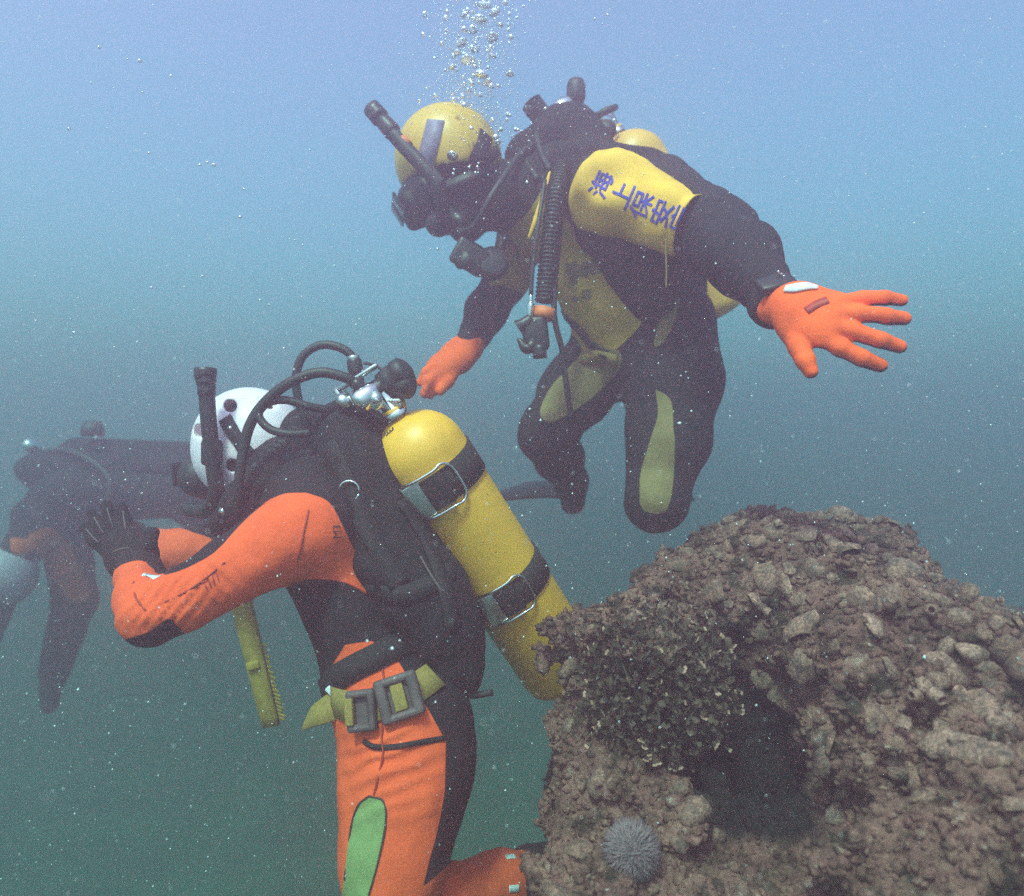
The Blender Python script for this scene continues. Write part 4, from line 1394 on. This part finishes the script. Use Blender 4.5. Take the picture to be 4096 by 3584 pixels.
def scuba_orange():
    base = at(1134, 1352, 1.50)
    top = at(790, 826, 1.30)
    def av(u, v, d):
        return at(u, v, d - .07)
    S = thing('scuba_tank', 'chipped bright yellow scuba tank with two buckled black straps, worn by the orange suited diver', 'scuba tank', base)
    d = unit(top - base); L = np.linalg.norm(top - base); R = .0835
    cyl = part('cylinder', lathe(base, d, tank_profile(R, L - .006), 64), M['tank_yellow'], S)
    view = unit(-(base + top))
    nrm = unit(view - (view @ d) * d); sid = np.cross(d, nrm)
    def strap(uv, wd):
        p = base + d * L * .5; t_ = (uv[1] - 1352) / (826 - 1352.); p = base + d * L * t_
        s = (p - base) @ d
        st = part('strap', band(base, d, s - wd / 2, wd, R, .004), M['nylon'], S)
        # cam buckle: steel plate and open wire frame on the side we see
        a0 = math.radians(-10)
        n = unit(nrm * math.cos(a0) + sid * math.sin(a0)); e = np.cross(n, d)
        c = base + d * s + n * (R + .007)
        part('buckle_plate', merge(obox(c + e * .034 - n * .003, e, d, n, (.034, wd * 1.14, .004), .0015), obox(c + e * .052 - n * .013, e, d, n, (.004, wd * 1.2, .006), .0015)), M['steel'], st)
        w2 = wd * .62
        pts = [c + e * .050 - n * .009 + d * w2, c + e * .02 + n * .002 + d * w2, c - e * .015 + n * .001 + d * w2, c - e * .034 - n * .007 + d * w2 * 1.05,
               c - e * .045 - n * .013 + d * w2 * .6, c - e * .045 - n * .013 - d * w2 * .6, c - e * .034 - n * .007 - d * w2 * 1.05, c - e * .015 + n * .001 - d * w2, c + e * .02 + n * .002 - d * w2, c + e * .050 - n * .009 - d * w2]
        part('buckle_frame', tube(pts, .0026, 8, 5), M['chrome'], st)
        part('strap_end', obox(c - e * .004 + n * .001, e, d, n, (.040, wd * .98, .004), .001), M['nylon'], st)
        return st
    strap((868, 938), .060)
    strap((1012, 1140), .056)
    # stencilled mark on the shoulder
    cd_ = Drape(*[np.array(x_) if i == 0 else x_ for i, x_ in enumerate(lathe(base, d, tank_profile(R, L - .006), 64))])
    for k in range(7):
        uu = 752 + 5.2 * k; vv = 886 - 3.5 * k + random.uniform(-2, 2)
        P, N = cd_([(uu, vv), (uu + 3, vv - 4), (uu + 2, vv - 8)])
        part('stencil_mark', ribbon(P, N, .003, .0006, .0004, 3), M['black_print'], cyl)
    # valve
    v0 = base + d * L
    val = part('valve', merge(lathe(v0 - d * .004, d, [(0, .024), (.01, .024), (.012, .017), (.05, .017), (.058, .012), (.058, .001)], 24),
                              tube([av(800, 790, 1.385), av(770, 778, 1.37), av(728, 788, 1.36)], [.015, .016, .013], 16, 4)), M['chrome'], S)
    part('collar', lathe(av(806, 808, 1.375), unit(av(770, 818, 1.36) - av(806, 808, 1.375)), [(0, .001), (0, .017), (.018, .019), (.02, .001)], 16), M['yellow_soft'], val)
    part('cord', merge(*[tube([av(778 + 6 * k + 5 * math.cos(t), 806 + 6 * math.sin(t), 1.35 + .004 * math.sin(t)) for t in np.linspace(0, 5.5, 7)], .0026, 6, 4) for k in range(4)]), M['pale_label'], val)
    kn = av(790, 757, 1.36)
    part('knob', lathe(kn, unit((.55, -.2, .45)), [(-.030, .001), (-.030, .020), (-.022, .028), (.0, .0285), (.006, .025), (.012, .0285), (.026, .026), (.032, .016), (.033, .001)], 14), M['rubber'], val)
    part('knob', lathe(av(806, 772, 1.355), unit((.6, -.3, -.2)), [(-.02, .001), (-.02, .018), (.0, .022), (.016, .020), (.02, .001)], 14), M['rubber'], val)
    # yoke
    y0, y1 = av(690, 806, 1.36), av(776, 752, 1.35)
    ex = unit(y1 - y0); ey = unit(np.cross(ex, (0, 1, 0))); ez = np.cross(ex, ey)
    part('yoke', merge(obox((y0 + y1) / 2 - ey * .012, ex, ey, ez, (np.linalg.norm(y1 - y0), .008, .018), .003), obox((y0 + y1) / 2 + ey * .026, ex, ey, ez, (np.linalg.norm(y1 - y0) * .9, .008, .018), .003),
                       obox(y0 + ey * .008, ex, ey, ez, (.012, .045, .02), .004)), M['chrome'], S)
    fs = av(738, 790, 1.345)
    reg = part('first_stage', merge(lathe(fs, unit((-.55, -.3, -.5)), [(-.03, .001), (-.03, .017), (0, .02), (.02, .023), (.03, .02), (.034, .001)], 24),
                                    lathe(av(748, 806, 1.335), unit((0, -1, -.1)), [(-.02, .014), (.004, .014), (.008, .011), (.009, .001)], 20)), M['chrome'], S)
    part('port_ring', lathe(av(751, 797, 1.33), unit((.1, -1, 0)), [(0, .0125), (.003, .0125), (.003, .0095), (.004, .0095), (.004, .001)], 24), M['steel'], reg)
    part('regulator_cap', lathe(av(692, 800, 1.35), unit((-.8, -.2, -.6)), [(-.01, .001), (-.01, .014), (.006, .017), (.014, .015), (.016, .001)], 18), M['steel'], S)
    hoses = [
        ([av(722, 775, 1.345), av(695, 757, 1.335), av(640, 745, 1.33), av(580, 765, 1.33), av(530, 805, 1.335), av(500, 850, 1.335), av(486, 905, 1.335), av(478, 960, 1.335), av(477, 1000, 1.34)], [.0075, .009, .0092, .0092, .0092, .0092, .0088, .0085, .0085]),
        ([av(715, 770, 1.39), av(712, 735, 1.39), av(700, 708, 1.39), av(670, 692, 1.39), av(635, 692, 1.39), av(604, 715, 1.39), av(592, 755, 1.39), av(597, 800, 1.39), av(610, 840, 1.39), av(622, 870, 1.40)], .0078),
        ([av(655, 820, 1.36), av(615, 812, 1.345), av(570, 800, 1.34), av(530, 808, 1.335), av(518, 832, 1.333), av(540, 858, 1.33), av(580, 868, 1.33), av(620, 866, 1.34)], .0072),
        ([av(728, 726, 1.385), av(748, 730, 1.375), av(768, 742, 1.365), av(785, 760, 1.36)], .0028),
    ]
    for p, r in hoses:
        part('hose', tube(p, r, 12, 10), M['rubber'], S)
    part('hose_end', tube([av(716, 772, 1.39), av(713, 748, 1.39), av(712.5, 747, 1.39), av(708, 722, 1.39), av(707, 716, 1.39)], [.0125, .012, .014, .0135, .009], 14, 3), M['plastic'], S)
    part('hose_sleeve', tube([av(708, 722, 1.39), av(706, 712, 1.39)], .0115, 14, 3), M['steel'], S)
    part('hose_end', tube([av(728, 780, 1.343), av(706, 763, 1.337)], [.0115, .0105], 14, 3), M['plastic'], S)
    return S
scuba_orange()

def hanging_tool():
    # a yellow toothed strap that hangs below the orange diver's chest
    top = at(478, 1165, 1.66); mid = at(516, 1330, 1.66); bot = at(546, 1450, 1.66)
    P = [top, mid, bot]
    root = thing('hanging_strap', 'yellow strap with a ragged toothed edge hanging below the orange sleeve', 'strap', bot)
    b_ = part('strap_body', ribbon(P, [(-.2, -1, .1)] * 3, [.05, .044, .038], .012), M['yellow_soft'], root)
    Q = spline(P, 14)
    for i in range(10, len(Q) - 2, 1):
        s = random.uniform(.008, .016)
        part('tooth', obox(Q[i] + np.array([.025, 0, -.004]), unit((1, 0, -.5)), (0, 1, 0), unit((.5, 0, 1)), (s * 1.6, .008, .006), .002), M['yellow_soft'], b_)
    part('clip', obox(at(508, 1330, 1.65), unit((1, 0, .2)), (0, 1, 0), unit((-.2, 0, 1)), (.03, .02, .018), .003), M['yellow_soft'], root)
hanging_tool()

# ------------------------------------------------------------------ third diver, far and hazy
def diver_dark():
    A = thing('person', 'hazy diver in dark suit with pale helmet, floating level beyond the raised black glove', 'diver', at(250, 1000, 2.95))
    b = Blob((-2.6, 2.5, -1.2), (-.8, 3.6, .3), .010)
    n_ = (0, .15, 1)
    b.cone(at(400, 985, 3.05), at(170, 985, 2.95), .15, .175, k=.05, n=n_, s=.68)
    b.cone(at(170, 985, 2.95), at(90, 1030, 2.88), .165, .11, k=.05, n=n_, s=.8)
    b.cone(at(90, 1050, 2.85), at(35, 1110, 2.82), .08, .075, k=.04)
    b.ell(at(0, 1150, 2.80), (.095, .095, .105), k=.03)
    # arms hanging
    b.chain([at(130, 1060, 2.95), at(150, 1200, 3.05), at(110, 1340, 3.1)], [.095, .080, .065], k=.04)
    b.chain([at(110, 1340, 3.1), at(104, 1375, 3.08), at(100, 1410, 3.06)], [.045, .04, .035], k=.03)
    b.chain([at(60, 1060, 3.10), at(10, 1180, 3.10), at(-30, 1300, 3.10)], [.07, .055, .045], k=.04)
    # legs going right, behind the helmet
    b.chain([at(400, 985, 3.05), at(480, 1000, 3.20), at(570, 1020, 3.40)], [.115, .085, .062], k=.04)
    b.chain([at(400, 1010, 3.10), at(470, 1050, 3.25), at(560, 1080, 3.45)], [.11, .08, .06], k=.04)
    b.noise([(.006, .08, 81), (.003, .03, 82)])
    V, Q = b.mesh(1)
    u, v, d = proj(V)
    body = part('body', (V, Q), suit('dark_suit_orange_shoulder', (.014, .013, .017), [('panel_orange', (.8, .10, .03))]), A)
    pa = np.maximum(poly_sd(u, v, bez([(55, 1070), (105, 1055), (150, 1110), (180, 1190), (140, 1200), (95, 1140)], 3)), poly_sd(u, v, bez([(20, 1075), (70, 1080), (60, 1105), (25, 1105)], 3)))
    add_attr(body, 'panel_orange', pa)
    c = at(2, 1150, 2.80)
    h = Blob(c - .17, c + .17, .006)
    h.ell(c, (.128, .115, .125), k=.01)
    h.half(c + np.array([-.05, 0, -.10]), (-.4, 0, -1), k=.01)
    h.ell(c + np.array([-.02, 0, -.03]), (.112, .10, .11), k=.006, cut=True)
    p_ = at(26, 1136, 2.66)
    h.cone(p_, p_ + np.array([0, .06, 0]), .016, .016, k=.006, cut=True)
    hel = part('helmet', h.mesh(1), M['dull_shell'], A)
    # vest and tank on the back
    vb = Blob((-2.4, 2.5, -.6), (-.9, 3.5, .4), .011)
    vb.cone(at(380, 940, 3.05), at(120, 945, 2.96), .14, .155, k=.05, n=n_, s=.6)
    vb.noise([(.01, .07, 91)])
    part('buoyancy_vest', vb.mesh(1), M['neoprene'], A)
diver_dark()

def scuba_dark():
    base = at(395, 925, 3.04); top = at(110, 915, 2.96)
    S = thing('scuba_tank', 'dark hazy scuba tank lying along the back of the level floating diver', 'scuba tank', base)
    d = unit(top - base); L = np.linalg.norm(top - base)
    part('cylinder', lathe(base, d, tank_profile(.085, L), 36), M['neoprene'], S)
    val = part('valve', merge(lathe(base + d * L, d, [(0, .022), (.02, .022), (.022, .017), (.08, .017), (.08, .001)], 16),
                              lathe(at(62, 893, 2.90), unit((-.5, -.5, .6)), [(-.03, .001), (-.03, .022), (.01, .026), (.03, .016), (.032, .001)], 18)), M['chrome'], S)
    part('knob', lathe(at(185, 868, 2.90), (0, 0, 1), [(-.01, .001), (-.01, .04), (.02, .045), (.05, .03), (.052, .001)], 14), M['rubber'], S)
    part('hose', tube([at(80, 905, 2.90), at(150, 905, 2.82), at(220, 960, 2.78), at(200, 1040, 2.76)], .012, 8), M['rubber'], S)
scuba_dark()

# ------------------------------------------------------------------ air bubbles
def ico_mesh(name, mat, sub, sq=1.0, wob=0, seed=0):
    bm = bmesh.new()
    bmesh.ops.create_icosphere(bm, subdivisions=sub, radius=1)
    r = np.random.default_rng(seed)
    k = r.uniform(-1, 1, 6)
    for v in bm.verts:
        x, y, z = v.co
        f = 1 + wob * (k[0] * math.sin(3 * x + k[1] * 3) + k[2] * math.sin(4 * y + k[3] * 3))
        v.co = Vector((x * f, y * f, (z * sq if z > 0 else z * sq * .7) * f))
    me = bpy.data.meshes.new(name); bm.to_mesh(me); bm.free()
    me.polygons.foreach_set('use_smooth', np.ones(len(me.polygons), bool))
    me.materials.append(mat)
    return me

def bubbles():
    r = np.random.default_rng(3)
    small = [ico_mesh('air_bubble', M['bubble'], 2, 1, .04, i) for i in range(2)]
    caps = [ico_mesh('air_bubble', M['bubble'], 3, .5, .10, i + 5) for i in range(4)]
    def one(p, s, cap, label, group):
        o = bpy.data.objects.new('air_bubble', caps[r.integers(4)] if cap else small[r.integers(2)])
        o.location = p
        o.rotation_euler = (r.uniform(-.4, .4), r.uniform(-.4, .4), r.uniform(0, 6.3))
        o.scale = (s, s, s)
        COL.objects.link(o)
        tag(o, label, 'bubble', group)
    lab = 'small shiny air bubble rising in the plume above the yellow helmet'
    grp = 'air bubbles rising above the yellow helmet'
    # wide bubbles with flattened caps
    for (u, v, s) in ((962, 150, .020), (1020, 148, .010), (960, 40, .018), (985, 75, .015), (925, 85, .014), (935, 120, .016), (968, 12, .018), (975, 165, .012), (905, 135, .010), (945, 60, .013), (930, 30, .012), (990, 25, .014), (950, 100, .012), (985, 112, .011), (915, 105, .009), (1000, 50, .010)):
        one(at(u, v, 1.72 + r.uniform(-.05, .05)), s, True, 'wide cap shaped air bubble in the plume above the yellow helmet', 'wide cap bubbles above the yellow helmet')
    for i in range(230):
        v = r.uniform(-20, 300)
        c = 945 + .06 * (150 - v)
        wdt = 42 + 12 * math.sin(v * .03)
        if v > 200:
            c = 950 + (v - 200) * .25; wdt = 45
        one(at(c + r.normal() * wdt * .95, v, 1.72 + r.normal() * .06), r.choice([.0028, .004, .0055, .0075], p=[.4, .3, .2, .1]), False, lab, grp)
    one(at(905, 312, 1.60), .013, True, 'large bright air bubble caught against the side of the yellow helmet', None)
    for i in range(10):
        one(at(r.uniform(905, 960), r.uniform(325, 350), 1.60 + r.uniform(-.01, .01)), r.uniform(.002, .0042), False, 'small air bubble clinging to the mask strap of the yellow helmet', 'bubbles clinging to the mask strap')
    for (u, v, s) in ((198, 95, .0035), (280, 122, .004), (298, 306, .0025), (303, 575, .003), (405, 552, .003), (480, 434, .003), (428, 330, .004), (400, 330, .003), (415, 325, .0025), (568, 697, .003), (590, 480, .002), (488, 378, .0025),
                      (138, 258, .003), (342, 152, .003), (255, 118, .002), (285, 185, .002), (1190, 38, .003), (1215, 30, .0025), (1205, 48, .002), (875, 498, .0032), (862, 497, .002), (520, 600, .002), (148, 665, .003), (620, 300, .002)):
        one(at(u, v, 1.4 + r.uniform(-.1, .1)), s, False, 'lone tiny air bubble drifting in open water away from the plume', 'lone drifting air bubbles')
    # froth too fine to count
    t = np.array([(0, 0, 1), (1, 0, 0), (0, 1, 0), (-1, 0, 0), (0, -1, 0), (0, 0, -1)], float)
    tf = np.array([(0, 1, 2), (0, 2, 3), (0, 3, 4), (0, 4, 1), (5, 2, 1), (5, 3, 2), (5, 4, 3), (5, 1, 4)])
    n = 2600
    v = r.uniform(-30, 300, n)
    u = 945 + .06 * (150 - v) + np.where(v > 200, (v - 200) * .3, 0) + r.normal(size=n) * 46
    d = 1.72 + r.normal(size=n) * .06
    C = np.stack([(u - 1024) / FPX * d, d, (896 - v) / FPX * d], 1)
    s = r.uniform(.001, .0024, n)
    V = (t[None] * s[:, None, None] + C[:, None]).reshape(-1, 3)
    F = (tf[None] + 6 * np.arange(n)[:, None, None]).reshape(-1, 3)
    o = bpy.data.objects.new('bubble_froth', make_mesh('bubble_froth', V, F, M['bubble']))
    COL.objects.link(o)
    tag(o, 'fine froth of tiny bubbles filling the plume above the yellow helmet', 'froth', kind='stuff')
bubbles()

def specks():
    r = np.random.default_rng(8)
    n = 45000
    t = np.array([(0, 0, 1), (1, 0, 0), (0, 1, 0), (-1, 0, 0), (0, -1, 0), (0, 0, -1)], float)
    tf = np.array([(0, 1, 2), (0, 2, 3), (0, 3, 4), (0, 4, 1), (5, 2, 1), (5, 3, 2), (5, 4, 3), (5, 1, 4)])
    d = .30 + 2.4 * r.random(n) ** .6
    C = np.stack([d * r.uniform(-.95, .95, n), d, d * r.uniform(-.85, .85, n)], 1)
    s = (.00026 + .0010 * r.random(n) ** 5) * np.clip(d / .9, .45, 1.4)
    big = r.random(n) < .012
    s = np.where(big & (d > .5), s * 2.4, s)
    V = (t[None] * r.uniform(.6, 1.5, (n, 6, 1)) * s[:, None, None] + C[:, None]).reshape(-1, 3)
    F = (tf[None] + 6 * np.arange(n)[:, None, None]).reshape(-1, 3)
    o = bpy.data.objects.new('floating_specks', make_mesh('floating_specks', V, F, M['speck'], False))
    COL.objects.link(o)
    tag(o, 'pale floating specks drifting all through the water', 'specks', kind='stuff')
specks()
